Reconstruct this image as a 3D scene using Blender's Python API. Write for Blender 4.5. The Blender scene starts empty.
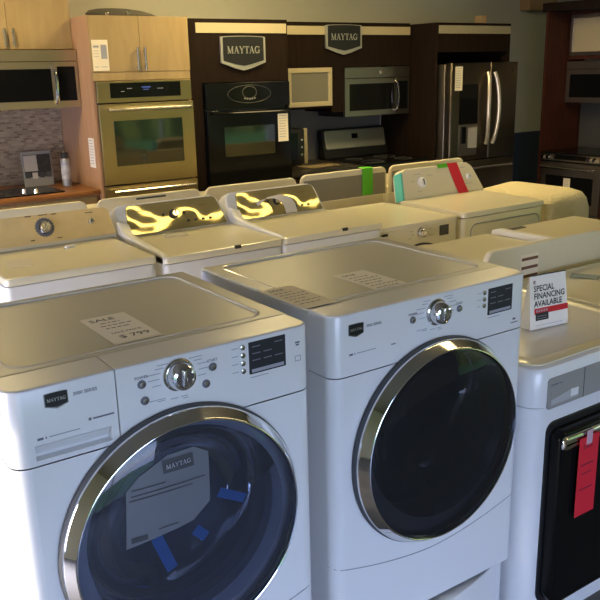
import bpy, bmesh, math, random
from mathutils import Vector, Matrix
random.seed(7)
C = bpy.context.scene.collection
PI = math.pi
V = Vector

# ------------------------------------------------------------------ materials
def new_mat(name):
    m = bpy.data.materials.new(name); m.use_nodes = True
    nt = m.node_tree
    return m, nt, nt.nodes['Principled BSDF']

def mat(name, col, rough=0.5, metal=0.0, coat=0.0, emit=0.0, bump=0.0, bscale=60.0, vary=0.0, vscale=8.0, spec=None):
    m, nt, b = new_mat(name)
    b.inputs['Base Color'].default_value = (*col, 1)
    b.inputs['Roughness'].default_value = rough
    b.inputs['Metallic'].default_value = metal
    b.inputs['Coat Weight'].default_value = coat
    b.inputs['Coat Roughness'].default_value = 0.08
    if spec is not None: b.inputs['Specular IOR Level'].default_value = spec
    if emit:
        b.inputs['Emission Color'].default_value = (*col, 1)
        b.inputs['Emission Strength'].default_value = emit
    tc = nt.nodes.new('ShaderNodeTexCoord')
    if bump:
        n = nt.nodes.new('ShaderNodeTexNoise'); n.inputs['Scale'].default_value = bscale; n.inputs['Detail'].default_value = 3
        nt.links.new(tc.outputs['Object'], n.inputs['Vector'])
        bp = nt.nodes.new('ShaderNodeBump'); bp.inputs['Strength'].default_value = bump; bp.inputs['Distance'].default_value = 0.02
        nt.links.new(n.outputs['Fac'], bp.inputs['Height']); nt.links.new(bp.outputs['Normal'], b.inputs['Normal'])
    if vary:
        n = nt.nodes.new('ShaderNodeTexNoise'); n.inputs['Scale'].default_value = vscale; n.inputs['Detail'].default_value = 4
        nt.links.new(tc.outputs['Object'], n.inputs['Vector'])
        r = nt.nodes.new('ShaderNodeValToRGB')
        r.color_ramp.elements[0].color = (*[c * (1 - vary) for c in col], 1)
        r.color_ramp.elements[1].color = (*[min(1, c * (1 + vary)) for c in col], 1)
        r.color_ramp.elements[0].position = .3; r.color_ramp.elements[1].position = .7
        nt.links.new(n.outputs['Fac'], r.inputs['Fac']); nt.links.new(r.outputs['Color'], b.inputs['Base Color'])
    return m

def wood(name, c1, c2, scale=(3, 3, .5), rough=.45, spec=.4):
    m, nt, b = new_mat(name)
    tc = nt.nodes.new('ShaderNodeTexCoord'); mp = nt.nodes.new('ShaderNodeMapping'); mp.inputs['Scale'].default_value = scale
    n = nt.nodes.new('ShaderNodeTexNoise'); n.inputs['Scale'].default_value = 9; n.inputs['Detail'].default_value = 5; n.inputs['Distortion'].default_value = .6
    r = nt.nodes.new('ShaderNodeValToRGB'); r.color_ramp.elements[0].color = (*c1, 1); r.color_ramp.elements[1].color = (*c2, 1)
    r.color_ramp.elements[0].position = .3; r.color_ramp.elements[1].position = .72
    nt.links.new(tc.outputs['Object'], mp.inputs['Vector']); nt.links.new(mp.outputs['Vector'], n.inputs['Vector'])
    nt.links.new(n.outputs['Fac'], r.inputs['Fac']); nt.links.new(r.outputs['Color'], b.inputs['Base Color'])
    b.inputs['Roughness'].default_value = rough; b.inputs['Specular IOR Level'].default_value = spec
    return m

def brushed(name, col, rough, stretch=(1, 1, 40), amount=.12):
    m, nt, b = new_mat(name)
    b.inputs['Metallic'].default_value = 1.0
    tc = nt.nodes.new('ShaderNodeTexCoord'); mp = nt.nodes.new('ShaderNodeMapping'); mp.inputs['Scale'].default_value = stretch
    n = nt.nodes.new('ShaderNodeTexNoise'); n.inputs['Scale'].default_value = 6; n.inputs['Detail'].default_value = 3
    r = nt.nodes.new('ShaderNodeValToRGB')
    r.color_ramp.elements[0].color = (*[c * (1 - amount) for c in col], 1); r.color_ramp.elements[1].color = (*[min(1, c * (1 + amount)) for c in col], 1)
    nt.links.new(tc.outputs['Object'], mp.inputs['Vector']); nt.links.new(mp.outputs['Vector'], n.inputs['Vector'])
    nt.links.new(n.outputs['Fac'], r.inputs['Fac']); nt.links.new(r.outputs['Color'], b.inputs['Base Color'])
    b.inputs['Roughness'].default_value = rough
    return m

def mosaic_mat():
    m, nt, b = new_mat('mosaic_tile')
    tc = nt.nodes.new('ShaderNodeTexCoord'); mp = nt.nodes.new('ShaderNodeMapping')
    mp.inputs['Rotation'].default_value = (PI / 2, 0, 0)
    br = nt.nodes.new('ShaderNodeTexBrick'); br.inputs['Scale'].default_value = 1.0
    br.inputs['Brick Width'].default_value = .048; br.inputs['Row Height'].default_value = .019; br.inputs['Mortar Size'].default_value = .0024
    br.inputs['Color1'].default_value = (.46, .36, .24, 1); br.inputs['Color2'].default_value = (.17, .115, .08, 1); br.inputs['Mortar'].default_value = (.40, .325, .23, 1)
    br.inputs['Bias'].default_value = -.1
    nt.links.new(tc.outputs['Object'], mp.inputs['Vector']); nt.links.new(mp.outputs['Vector'], br.inputs['Vector'])
    nt.links.new(br.outputs['Color'], b.inputs['Base Color']); b.inputs['Roughness'].default_value = .3
    return m

def glass_mat(name, tint, haze=0.0, hcol=(.2, .22, .28)):
    m = bpy.data.materials.new(name); m.use_nodes = True; nt = m.node_tree
    nt.nodes.remove(nt.nodes['Principled BSDF']); out = nt.nodes['Material Output']
    tr = nt.nodes.new('ShaderNodeBsdfTransparent'); tr.inputs['Color'].default_value = (*tint, 1)
    gl = nt.nodes.new('ShaderNodeBsdfGlossy'); gl.inputs['Roughness'].default_value = .03
    fr = nt.nodes.new('ShaderNodeFresnel'); fr.inputs['IOR'].default_value = 1.5
    mx = nt.nodes.new('ShaderNodeMixShader')
    nt.links.new(fr.outputs['Fac'], mx.inputs['Fac']); nt.links.new(tr.outputs['BSDF'], mx.inputs[1]); nt.links.new(gl.outputs['BSDF'], mx.inputs[2])
    if haze:  # diffuse share stands in for the faint reflections and sheen on the glass
        df = nt.nodes.new('ShaderNodeBsdfDiffuse'); df.inputs['Color'].default_value = (*hcol, 1)
        m2 = nt.nodes.new('ShaderNodeMixShader'); m2.inputs['Fac'].default_value = haze
        nt.links.new(mx.outputs['Shader'], m2.inputs[1]); nt.links.new(df.outputs['BSDF'], m2.inputs[2]); mx = m2
    nt.links.new(mx.outputs['Shader'], out.inputs['Surface'])
    return m

M = dict(
    enamel=mat('white_enamel', (.74, .74, .75), .32, coat=.35),
    enamel_top_shaded=mat('white_enamel_top_shaded', (.565, .55, .47), .33, coat=.0, spec=.3),  # white enamel, darkened and yellowed in its colour for the light on top
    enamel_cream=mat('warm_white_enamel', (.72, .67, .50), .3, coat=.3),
    plastic_white=mat('white_plastic', (.78, .78, .78), .4),
    plastic_cream=mat('cream_plastic', (.74, .67, .48), .4),
    seam=mat('dark_seam', (.05, .05, .055), .7),
    soft_seam=mat('grey_seam', (.30, .31, .34), .7),
    black=mat('black_gloss', (.006, .006, .006), .08, spec=.12),
    black_soft=mat('black_plastic', (.012, .012, .013), .4),
    rubber=mat('grey_rubber', (.06, .065, .075), .6),
    chrome=mat('chrome', (.82, .82, .84), .06, metal=1),
    chrome_satin=mat('satin_chrome', (.62, .60, .57), .22, metal=1),
    drum=mat('drum_steel', (.30, .31, .34), .28, metal=1),
    display=mat('display_glass', (.035, .037, .042), .22),
    print_grey=mat('printed_grey', (.13, .13, .16), .6),
    print_black=mat('printed_black', (.02, .02, .02), .6),
    print_soft=mat('printed_pale_grey', (.33, .33, .38), .6),
    print_brown=mat('printed_brown', (.16, .07, .035), .6),
    silver_letter=mat('silver_lettering', (.62, .60, .52), .3, metal=.7),
    paper=mat('white_paper', (.90, .86, .80), .8),
    paper_warm=mat('cream_paper', (.86, .77, .60), .8),
    paper_blue=mat('blue_grey_paper', (.26, .33, .36), .7),
    red=mat('red_card', (.62, .015, .035), .55),
    red_band=mat('red_print', (.62, .02, .03), .6),
    green=mat('green_tape', (.10, .50, .02), .5),
    teal=mat('teal_tape', (.10, .50, .40), .5),
    blue=mat('blue_tape', (.05, .33, .95), .6),
    gold_mirror=None, champagne=mat('champagne_panel', (.88, .66, .31), .36, metal=.35, vary=.05, vscale=12),
    grey_panel=mat('warm_grey_plastic', (.30, .29, .27), .4),
    grey_back=mat('zinc_grey_back_panel', (.26, .245, .20), .5, metal=.3),
    steel=brushed('stainless_warm', (.38, .305, .155), .36, (40, 1, 1), .05),
    steel_cool=brushed('stainless_cool', (.12, .10, .075), .36, (1, 1, .2), .08),
    steel_dark=brushed('stainless_dark', (.36, .32, .27), .34, (30, 1, 1), .06),  # neutral grey-brown brushed stainless
    maple=wood('maple_wood', (.355, .250, .115), (.415, .300, .145), (2, 2, .35)),
    maple_side=wood('maple_side_panel', (.43, .25, .14), (.50, .30, .17), (3, 3, .35)),
    oak=wood('oak_counter_edge', (.22, .085, .025), (.33, .14, .045), (.6, 4, 4)),
    espresso=wood('espresso_wood', (.012, .007, .0045), (.020, .012, .008), (3, 3, .4), .7, .08),
    mahogany=wood('mahogany_wood', (.040, .011, .006), (.085, .022, .011), (4, 4, .4), .6, .25),
    strip=mat('champagne_strip', (.58, .49, .30), .5, metal=.25),
    mosaic=mosaic_mat(),
    granite=mat('dark_granite', (.035, .030, .024), .3, vary=.6, vscale=60),
    wall=mat('painted_wall', (.54, .525, .43), .9, vary=.03, vscale=2),
    wall_blue=mat('painted_wall_blue', (.035, .05, .085), .85),
    wall_dark=mat('grey_splash_wall', (.16, .155, .15), .8),
    ceiling=mat('ceiling_tile', (.27, .235, .165), .9, bump=.1, bscale=80),
    floor=mat('vinyl_floor', (.085, .075, .06), .45, vary=.2, vscale=5),
    foam=mat('foam_sheet', (.66, .58, .36), .8, bump=.55, bscale=38),
    fabric_dark=mat('dark_straw', (.075, .07, .055), .7, bump=.4, bscale=90),
    spray=mat('spray_can_silver', (.30, .31, .34), .35, metal=.5),
    glass=glass_mat('tinted_door_glass', (.40, .43, .52), .22, (.12, .135, .18)),
    glass_dark=glass_mat('dark_door_glass', (.20, .20, .22), .35, (.035, .037, .04)),
    pane=glass_mat('clear_window_glass', (.95, .97, .97)),
    frosted=mat('frosted_glass', (.20, .18, .135), .3),
    cream_glass=mat('cream_cabinet_glass', (.50, .43, .27), .25),
    lamp=mat('lamp_diffuser', (1.0, .77, .36), .5, emit=1.0),
    alu=mat('aluminium_frame', (.40, .40, .40), .4, metal=.8),
    lawn=mat('lawn_grass', (.040, .125, .014), .9, vary=.35, vscale=1.5),
    plate_silver=mat('plate_silver', (.52, .50, .44), .35, metal=.55), steel_bright=brushed('stainless_bright', (.66, .62, .54), .5, (30, 1, 1), .05),
    enamel_gloss=mat('glossy_enamel_highlight', (.70, .67, .60), .16, coat=.6),  # pale gloss for the added highlight bead
    oven_window=mat('oven_window', (.008, .010, .006), .05, spec=.9),
    steel_pale=brushed('stainless_pale', (.50, .42, .27), .34, (40, 1, 1), .05), splash_black=mat('dark_splash_wall', (.05, .05, .05), .7),
    fridge_handle=mat('fridge_handle_metal', (.66, .60, .50), .32, metal=.75),
    trees=mat('tree_leaves', (.115, .140, .020), .9, vary=.6, vscale=.9, bump=.5, bscale=4),
    tan=mat('tan_cardboard', (.36, .24, .12), .8),
)
def gold():
    m, nt, b = new_mat('gold_mirror_panel')
    b.inputs['Metallic'].default_value = .6; b.inputs['Base Color'].default_value = (.52, .44, .20, 1); b.inputs['Roughness'].default_value = .045; b.inputs['Specular IOR Level'].default_value = .3
    tc = nt.nodes.new('ShaderNodeTexCoord'); n = nt.nodes.new('ShaderNodeTexNoise'); n.inputs['Scale'].default_value = 6; n.inputs['Detail'].default_value = .5
    bp = nt.nodes.new('ShaderNodeBump'); bp.inputs['Strength'].default_value = .22; bp.inputs['Distance'].default_value = .03
    nt.links.new(tc.outputs['Object'], n.inputs['Vector']); nt.links.new(n.outputs['Fac'], bp.inputs['Height']); nt.links.new(bp.outputs['Normal'], b.inputs['Normal'])
    return m
M['gold_mirror'] = gold()
LAMP = M['lamp'].node_tree.nodes['Principled BSDF']

# ------------------------------------------------------------------ geometry helpers
FRAME = {}                                  # root object -> world matrix (for parts written in world coordinates)
def rr(x0, x1, y0, y1, r, n=6):
    r = max(min(r, (x1 - x0) / 2 - 1e-4, (y1 - y0) / 2 - 1e-4), 1e-4)
    out = []
    for cx, cy, a0 in ((x1 - r, y0 + r, -PI / 2), (x1 - r, y1 - r, 0), (x0 + r, y1 - r, PI / 2), (x0 + r, y0 + r, PI)):
        for i in range(n + 1):
            a = a0 + PI / 2 * i / n
            out.append((cx + r * math.cos(a), cy + r * math.sin(a)))
    return out
def rr4(x0, x1, y0, y1, rs, n=6):           # separate radii: (x1,y0) (x1,y1) (x0,y1) (x0,y0)
    out = []
    for (sx, sy, a0), r in zip(((1, 0, -PI / 2), (1, 1, 0), (0, 1, PI / 2), (0, 0, PI)), rs):
        r = max(r, 1e-4)
        cx = x1 - r if sx else x0 + r; cy = y1 - r if sy else y0 + r
        for i in range(n + 1):
            a = a0 + PI / 2 * i / n
            out.append((cx + r * math.cos(a), cy + r * math.sin(a)))
    return out

class MB:
    def __init__(self): self.bm = bmesh.new()
    def loft(self, rings, cap=True, close=True):
        bm = self.bm
        vs = [[bm.verts.new(p) for p in ring] for ring in rings]
        n = len(vs[0])
        for a, b in zip(vs, vs[1:]):
            for i in range(n if close else n - 1):
                j = (i + 1) % n
                try: bm.faces.new((a[i], a[j], b[j], b[i]))
                except ValueError: pass
        if cap:
            bm.faces.new(vs[0][::-1]); bm.faces.new(vs[-1])
        return self
    def slab(self, outline, z0, z1, e=.004, Mx=None, rounded_bottom=False):
        """outline = function(inset) -> list of (x, y); rounded upper edge"""
        L = [(0, z0)] if not rounded_bottom else [(e, z0), (e * .3, z0 + e * .3), (0, z0 + e)]
        L += [(0, z1 - e), (e * .3, z1 - e * .3), (e, z1)]
        L += [(e * 1.02 + .0008, z1)]
        if rounded_bottom: L = [(e * 1.02 + .0008, z0)] + L
        rings = [[V((x, y, z)) for x, y in outline(i)] for i, z in L]
        if Mx: rings = [[Mx @ p for p in r] for r in rings]
        return self.loft(rings)
    def rbox(self, x0, x1, y0, y1, z0, z1, r=.01, e=.004, Mx=None):
        return self.slab(lambda i: rr(x0 + i, x1 - i, y0 + i, y1 - i, r - i), z0, z1, e, Mx, True)
    def box(self, x0, x1, y0, y1, z0, z1, b=0.0):
        if b: return self.rbox(x0, x1, y0, y1, z0, z1, b, b)
        q = [(x0, y0), (x1, y0), (x1, y1), (x0, y1)]
        return self.loft([[V((x, y, z)) for x, y in q] for z in (z0, z1)])
    def prism(self, pts, vec):
        vec = V(vec)
        return self.loft([[V(p) for p in pts], [V(p) + vec for p in pts]])
    def front(self, x0, x1, z0, z1, y, t=.001, r=0.0, e=0.0):
        """thin slab standing on a front plane, facing -y, from y-t to y"""
        Mx = Matrix(((1, 0, 0, 0), (0, 0, -1, y), (0, 1, 0, 0), (0, 0, 0, 1)))
        o = lambda i: rr(x0 + i, x1 - i, z0 + i, z1 - i, max(r - i, 1e-4)) if r else [(x0 + i, z0 + i), (x1 - i, z0 + i), (x1 - i, z1 - i), (x0 + i, z1 - i)]
        return self.slab(o, 0, t, e if e else t * .2, Mx)
    def cyl(self, p0, p1, r, n=20, r1=None):
        p0, p1 = V(p0), V(p1); d = (p1 - p0).normalized()
        u = d.orthogonal().normalized(); w = d.cross(u)
        return self.loft([[p + u * (q * math.cos(2 * PI * i / n)) + w * (q * math.sin(2 * PI * i / n)) for i in range(n)] for p, q in ((p0, r), (p1, r if r1 is None else r1))])
    def tube(self, pts, r, n=8):
        pts = [V(p) for p in pts]; rings = []; up = None
        for i, p in enumerate(pts):
            d = (pts[min(i + 1, len(pts) - 1)] - pts[max(i - 1, 0)]).normalized()
            u = d.orthogonal().normalized() if up is None else (up - d * up.dot(d)).normalized()
            up = u; w = d.cross(u)
            rings.append([p + u * (r * math.cos(2 * PI * k / n)) + w * (r * math.sin(2 * PI * k / n)) for k in range(n)])
        return self.loft(rings)
    def lathe(self, prof, c, n=96, cap=False):
        """profile (radius, y) turned about the y axis through c"""
        c = V(c)
        rings = [[c + V((r * math.cos(2 * PI * i / n), y, r * math.sin(2 * PI * i / n))) for i in range(n)] for r, y in prof]
        return self.loft(rings, cap)
    def poly(self, pts):
        self.bm.faces.new([self.bm.verts.new(p) for p in pts]); return self
    def strokes(self, polys, o, ux, uz, s):
        o, ux, uz = V(o), V(ux), V(uz)
        for p in polys:
            try: self.bm.faces.new([self.bm.verts.new(o + ux * (x * s) + uz * (z * s)) for x, z in p])
            except ValueError: pass
        return self
    def text(self, s, o, size, ux=(1, 0, 0), uz=(0, 0, 1), bold=.0, align='LEFT', squeeze=1.0):
        cu = bpy.data.curves.new('t', 'FONT'); cu.body = s; cu.size = size; cu.align_x = align; cu.resolution_u = 2; cu.offset = bold * size
        ob = bpy.data.objects.new('t', cu); me = bpy.data.meshes.new_from_object(ob)
        o, ux, uz = V(o), V(ux), V(uz)
        vs = [self.bm.verts.new(o + ux * (v.co.x * squeeze) + uz * v.co.y) for v in me.vertices]
        for p in me.polygons:
            try: self.bm.faces.new([vs[i] for i in p.vertices])
            except ValueError: pass
        bpy.data.objects.remove(ob); bpy.data.curves.remove(cu); bpy.data.meshes.remove(me)
        return self
    def bars(self, specs, y):
        """little printed dashes: (x0, x1, z, height)"""
        for x0, x1, z, h in specs: self.poly([(x0, y, z), (x1, y, z), (x1, y, z + h), (x0, y, z + h)])
        return self
    def build(self, name, m, parent=None, world=False, smooth=35, at=None):
        bm = self.bm
        bmesh.ops.recalc_face_normals(bm, faces=bm.faces[:])
        me = bpy.data.meshes.new(name)
        if parent is not None and world:
            inv = FRAME[parent].inverted()
            for v in bm.verts: v.co = inv @ v.co
        if at is not None:
            for v in bm.verts: v.co -= V(at)
        bm.to_mesh(me); bm.free()
        if smooth:
            me.shade_smooth()
            try: me.set_sharp_from_angle(angle=math.radians(smooth))
            except Exception: pass
        me.materials.append(m)
        o = bpy.data.objects.new(name, me); C.objects.link(o)
        if parent is not None: o.parent = parent
        if at is not None: o.location = at
        FRAME[o] = FRAME.get(parent, Matrix.Identity(4)) if at is None else Matrix.Translation(at)
        return o

def tag(o, label, cat, group=None):
    o['label'] = label; o['category'] = cat
    if group: o['group'] = group
    return o
def thing(name, label, cat, loc, rotz=0, group=None):
    o = bpy.data.objects.new(name, None); C.objects.link(o)
    o.location = loc; o.rotation_euler = (0, 0, rotz); o.empty_display_size = .1
    FRAME[o] = Matrix.Translation(loc) @ Matrix.Rotation(rotz, 4, 'Z')
    return tag(o, label, cat, group)
def struct(o):
    o['kind'] = 'structure'; return o

# serif capitals for the shield signs, unit height
def quad(p, q, w):
    p, q = V(p), V(q); d = (q - p).normalized(); n = V((-d.y, d.x)) * (w / 2)
    return [tuple(p + n), tuple(p - n), tuple(q - n), tuple(q + n)]
def serif_word(word):
    out = []; x = 0
    T, t = .19, .085
    def add(polys, w):
        nonlocal x
        for p in polys: out.append([(a + x, b) for a, b in p])
        x += w
    bar = lambda x0, x1, z0, z1: [(x0, z0), (x1, z0), (x1, z1), (x0, z1)]
    for ch in word:
        if ch == 'M': add([quad((.14, 0), (.14, 1), t), quad((.86, 0), (.86, 1), T), quad((.16, 1), (.5, .04), T), quad((.84, 1), (.5, .04), t),
                           bar(0, .30, 0, .07), bar(.68, 1.02, 0, .07), bar(0, .22, .93, 1), bar(.8, 1.02, .93, 1)], 1.08)
        elif ch == 'A': add([quad((.13, 0), (.42, 1), t), quad((.74, 0), (.42, 1), T), bar(.2, .66, .3, .38), bar(0, .28, 0, .07), bar(.56, .92, 0, .07)], .90)
        elif ch == 'Y': add([quad((.12, 1), (.43, .45), T), quad((.78, 1), (.45, .45), t), quad((.43, 0), (.43, .5), T), bar(.24, .62, 0, .07), bar(-.02, .30, .93, 1), bar(.62, .92, .93, 1)], .88)
        elif ch == 'T': add([quad((.4, 0), (.4, 1), T), bar(.02, .78, .92, 1), bar(.02, .09, .72, 1), bar(.71, .78, .72, 1), bar(.2, .6, 0, .07)], .78)
        elif ch == 'G':
            ps = []
            for k in range(16):
                a, b = math.radians(48 + k * 18.2), math.radians(48 + (k + 1) * 18.2)
                f = lambda a, r: (.46 + r * .44 * math.cos(a), .5 + r * .52 * math.sin(a))
                wi = .62 if 3 < k < 13 else .78
                ps.append([f(a, 1), f(b, 1), f(b, wi), f(a, wi)])
            add(ps + [bar(.66, .84, .05, .46), bar(.54, .96, .42, .49), bar(.76, .83, .68, .96)], .98)
    return out, x

def shield(s, w, h, point, bow=.05):
    """outline of the brand plate: arched top, straight sides, blunt pointed foot; centre origin"""
    out = [(-w / 2, -h / 2 + 0), (-w * .18, -h / 2 - point * .72), (0, -h / 2 - point), (w * .18, -h / 2 - point * .72), (w / 2, -h / 2)]
    out += [(w / 2 * math.cos(PI * k / 10), h / 2 + bow * h * math.sin(PI * k / 10)) for k in range(11)]
    return [(x * s, z * s) for x, z in out]
def add_shield(mb, cx, cz, y, w, h, point, t, s=1.0):
    return mb.prism([(cx + x, y, cz + z) for x, z in shield(s, w, h, point)], (0, -t, 0))
def brand_plate(root, cx, cz, y, w, h, point, t, letter, frame_mat, world=False, rim=.93):
    f = MB(); add_shield(f, cx, cz, y, w, h, point, t); fo = f.build('brand_plate', frame_mat, root, world)
    p = MB(); add_shield(p, cx, cz + h * .03, y - t, w, h, point * .75, t * .25, rim); p.build('plate_field', M['black_soft'], fo, world)
    polys, tw = serif_word('MAYTAG'); s = w * letter / tw
    l = MB(); l.strokes(polys, (cx - tw * s / 2, y - t * 1.3 - .0004, cz - s * .5), (1, 0, 0), (0, 0, 1), s); l.build('lettering', M['silver_letter'], fo, world, smooth=0)
    return fo

# ------------------------------------------------------------------ camera
f_px, yaw, pitch, roll = 801.547, 0.600196737, 0.279949405, -0.0247215134
fw = V((math.sin(yaw) * math.cos(pitch), math.cos(yaw) * math.cos(pitch), -math.sin(pitch)))
rt = V((math.cos(yaw), -math.sin(yaw), 0)); up = rt.cross(fw)
r2 = rt * math.cos(roll) + up * math.sin(roll); u2 = -rt * math.sin(roll) + up * math.cos(roll)
cam_d = bpy.data.cameras.new('camera'); cam = bpy.data.objects.new('camera', cam_d); C.objects.link(cam)
R3 = Matrix((r2, u2, -fw)).transposed()
cam.matrix_world = Matrix.Translation((0, 0, 1.8)) @ R3.to_4x4()
cam_d.sensor_width = 36; cam_d.lens = 36 * f_px / 600; cam_d.clip_start = .05
bpy.context.scene.camera = cam

# ------------------------------------------------------------------ the room
XL, XR, YF, YB, ZC = -1.95, 9.6, -2.7, 6.75, 3.05
def wall_with_holes(name, axis, pos, thick, a0, a1, holes, m):
    """axis 'x': wall in the xz plane at y=pos; axis 'y': wall in the yz plane at x=pos"""
    mb = MB()
    def bx(u0, u1, z0, z1):
        if u1 - u0 < 1e-4 or z1 - z0 < 1e-4: return
        if axis == 'x': mb.box(u0, u1, min(pos, pos + thick), max(pos, pos + thick), z0, z1)
        else: mb.box(min(pos, pos + thick), max(pos, pos + thick), u0, u1, z0, z1)
    cur = a0
    for h0, h1, z0, z1 in sorted(holes):
        bx(cur, h0, 0, ZC); bx(h0, h1, 0, z0); bx(h0, h1, z1, ZC); cur = h1
    bx(cur, a1, 0, ZC)
    return struct(mb.build(name, m, smooth=0))
struct(MB().box(XL - .2, XR + .2, YF - .2, YB + .2, -.1, 0).build('floor', M['floor'], smooth=0))
struct(MB().box(XL - .2, XR + .2, YF - .2, YB + .2, ZC, ZC + .1).build('ceiling', M['ceiling'], smooth=0))
wall_with_holes('wall_back', 'x', YB, .15, XL - .15, XR + .15, [], M['wall'])
front_holes = [(-1.7, 1.5, .15, 2.0), (5.6, 9.3, .12, 2.15)]
left_holes = [(1.15, 3.1, .15, 1.68), (3.35, 6.3, .2, 1.15)]
right_holes = [(-2.45, .6, .12, 2.0)]
wall_with_holes('wall_front', 'x', YF, -.15, XL - .15, XR + .15, front_holes, M['wall'])
wall_with_holes('wall_left', 'y', XL, -.15, YF, YB, left_holes, M['wall'])
wall_with_holes('wall_right', 'y', XR, .15, YF, YB, right_holes, M['wall'])
n = 0
for axis, pos, holes in (('x', YF - .075, front_holes), ('y', XL - .075, left_holes), ('y', XR + .075, right_holes)):
    for h0, h1, z0, z1 in holes:
        n += 1
        w = thing('window_%d' % n, '', '', (0, 0, 0)); del w['label']; del w['category']; struct(w)
        fr = MB(); t = .05
        def fb(u0, u1, a, b):
            if axis == 'x': fr.box(u0, u1, pos - .03, pos + .03, a, b)
            else: fr.box(pos - .03, pos + .03, u0, u1, a, b)
        fb(h0, h0 + t, z0, z1); fb(h1 - t, h1, z0, z1); fb(h0 + t, h1 - t, z0, z0 + t); fb(h0 + t, h1 - t, z1 - t, z1)
        k = max(1, round((h1 - h0) / 1.45))
        for i in range(1, k):
            u = h0 + (h1 - h0) * i / k; fb(u - .02, u + .02, z0 + t, z1 - t)
        fr.build('frame', M['alu'], w, smooth=0)
# wall below the right kitchen's back: dark painted dado and partition
struct(MB().box(7.0, XR, YB - .02, YB - .002, .0, .99).build('trim_1', M['wall_blue'], smooth=0))
struct(MB().box(7.87, 7.97, 2.6, 5.80, 0, 2.62).build('wall_partition', M['wall'], smooth=0))
struct(MB().box(-14, 26, -30, YF - .16, -.25, -.15).build('ground', M['lawn'], smooth=0))
struct(MB().box(XR + .2, 34, YF - .16, 20, -.25, -.15).build('ground_side', M['lawn'], smooth=0))
for i, (x, y) in enumerate(((1.0, 5.35), (3.4, 5.3), (5.0, 4.35))):
    lt = thing('ceiling_light', 'recessed ceiling light with a warm square diffuser', 'ceiling light', (x, y, ZC), 0, 'ceiling lights over the appliance rows')
    MB().box(-.36, .36, -.36, .36, -.025, -.001).build('frame', M['plastic_white'], lt)
    MB().box(-.32, .32, -.32, .32, -.032, -.0255).build('diffuser', M['lamp'], lt)

tl = thing('strip_light', 'long warm strip light on the ceiling over the front aisle', 'ceiling light', (4.0, .95, ZC))
MB().box(-1.9, 1.9, -.075, .075, -.05, -.001).build('housing', M['plastic_white'], tl)
MB().box(-1.88, 1.88, -.055, .055, -.075, -.0505).build('diffuser', mat('strip_diffuser', (1.0, .78, .34), .5, emit=8.5), tl)
def tree_row(name, p, q, h):
    p, q = V(p), V(q); d = (q - p); n_ = int(d.length / .5); u = d.normalized(); s = V((-u.y, u.x, 0))
    k = MB(); vs = []
    for i in range(n_ + 1):
        row = []
        for j in range(9):
            a = PI * j / 8
            row.append(k.bm.verts.new(p + d * (i / n_) + s * (1.6 * math.cos(a) + random.uniform(-.5, .5)) + V((0, 0, -.15 + (h * (.8 + .35 * math.sin(i * .9)) * math.sin(a) ** .6 if 0 < j < 8 else 0) + random.uniform(-.3, .3) * (0 < j < 8)))))
        vs.append(row)
    for a, b in zip(vs, vs[1:]):
        for j in range(8): k.bm.faces.new((a[j], a[j + 1], b[j + 1], b[j]))
    struct(k.build(name, M['trees'], smooth=0))
tree_row('exterior_trees', (3.5, -13, 0), (30, -13, 0), 13)
tree_row('exterior_hedge', (21, -12, 0), (21, 16, 0), 13)

# ------------------------------------------------------------------ front loading machines
def plan(w, d, r, xa=None, xb=None, y0=0.0, n=8):
    """plan outline with rounded front corners, clipped to xa..xb"""
    xa = -w / 2 if xa is None else xa; xb = w / 2 if xb is None else xb
    xs = [xa, xb] + [s * (w / 2 - r + r * math.sin(PI / 2 * k / n)) for k in range(n + 1) for s in (-1, 1)]
    xs = sorted({round(x, 6) for x in xs if xa - 1e-6 <= x <= xb + 1e-6})
    out = []
    for x in xs:
        q = abs(x) - (w / 2 - r)
        out.append((x, y0 + (r - math.sqrt(max(r * r - q * q, 0)) if q > 0 else 0)))
    out.append((xb, d)); out.append((xa, d))
    return out

def loader_body(w, d, H, zc, rh, zcons, rc=.05, dcons=.10):
    mb = MB(); bm = mb.bm
    xr = w / 2 - rc
    angs = sorted({round(2 * PI * i / 96, 6) for i in range(96)} | {round(math.atan2(z - zc, x) % (2 * PI), 6) for x in (-xr, xr) for z in (0, zcons)})
    inner, outer, rim = [], [], []
    for a in angs:
        c, s = math.cos(a), math.sin(a)
        t = min((xr / abs(c)) if abs(c) > 1e-9 else 1e9, ((zcons - zc) / s) if s > 1e-9 else (zc / -s) if s < -1e-9 else 1e9)
        inner.append(bm.verts.new((rh * c, 0, zc + rh * s))); rim.append(bm.verts.new((rh * c, .03, zc + rh * s)))
        outer.append(bm.verts.new((t * c, 0, zc + t * s)))
    N = len(angs)
    for i in range(N):
        j = (i + 1) % N
        bm.faces.new((inner[i], outer[i], outer[j], inner[j])); bm.faces.new((rim[i], inner[i], inner[j], rim[j]))
    for s in (-1, 1):                      # rounded corner and side
        pts = [(s * (xr + rc * math.sin(PI / 2 * k / 8)), rc - rc * math.cos(PI / 2 * k / 8)) for k in range(9)] + [(s * w / 2, dcons), (s * w / 2, d)]
        a = [bm.verts.new((x, y, 0)) for x, y in pts]; b = [bm.verts.new((x, y, zcons)) for x, y in pts]
        for i in range(len(pts) - 1): bm.faces.new((a[i], a[i + 1], b[i + 1], b[i]))
        c = bm.verts.new((s * w / 2, dcons, H)); e = bm.verts.new((s * w / 2, d, H))
        bm.faces.new((b[-2], b[-1], e, c))
    for q in ([(-w / 2, d, 0), (w / 2, d, 0), (w / 2, d, H), (-w / 2, d, H)], [(-w / 2, dcons, zcons), (w / 2, dcons, zcons), (w / 2, dcons, H), (-w / 2, dcons, H)],
              [(-w / 2, rc, .001), (w / 2, rc, .001), (w / 2, d, .001), (-w / 2, d, .001)], [(-w / 2, 0.03, zcons - .001), (w / 2, .03, zcons - .001), (w / 2, dcons, zcons - .001), (-w / 2, dcons, zcons - .001)]):
        mb.poly(q)
    return mb

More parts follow.
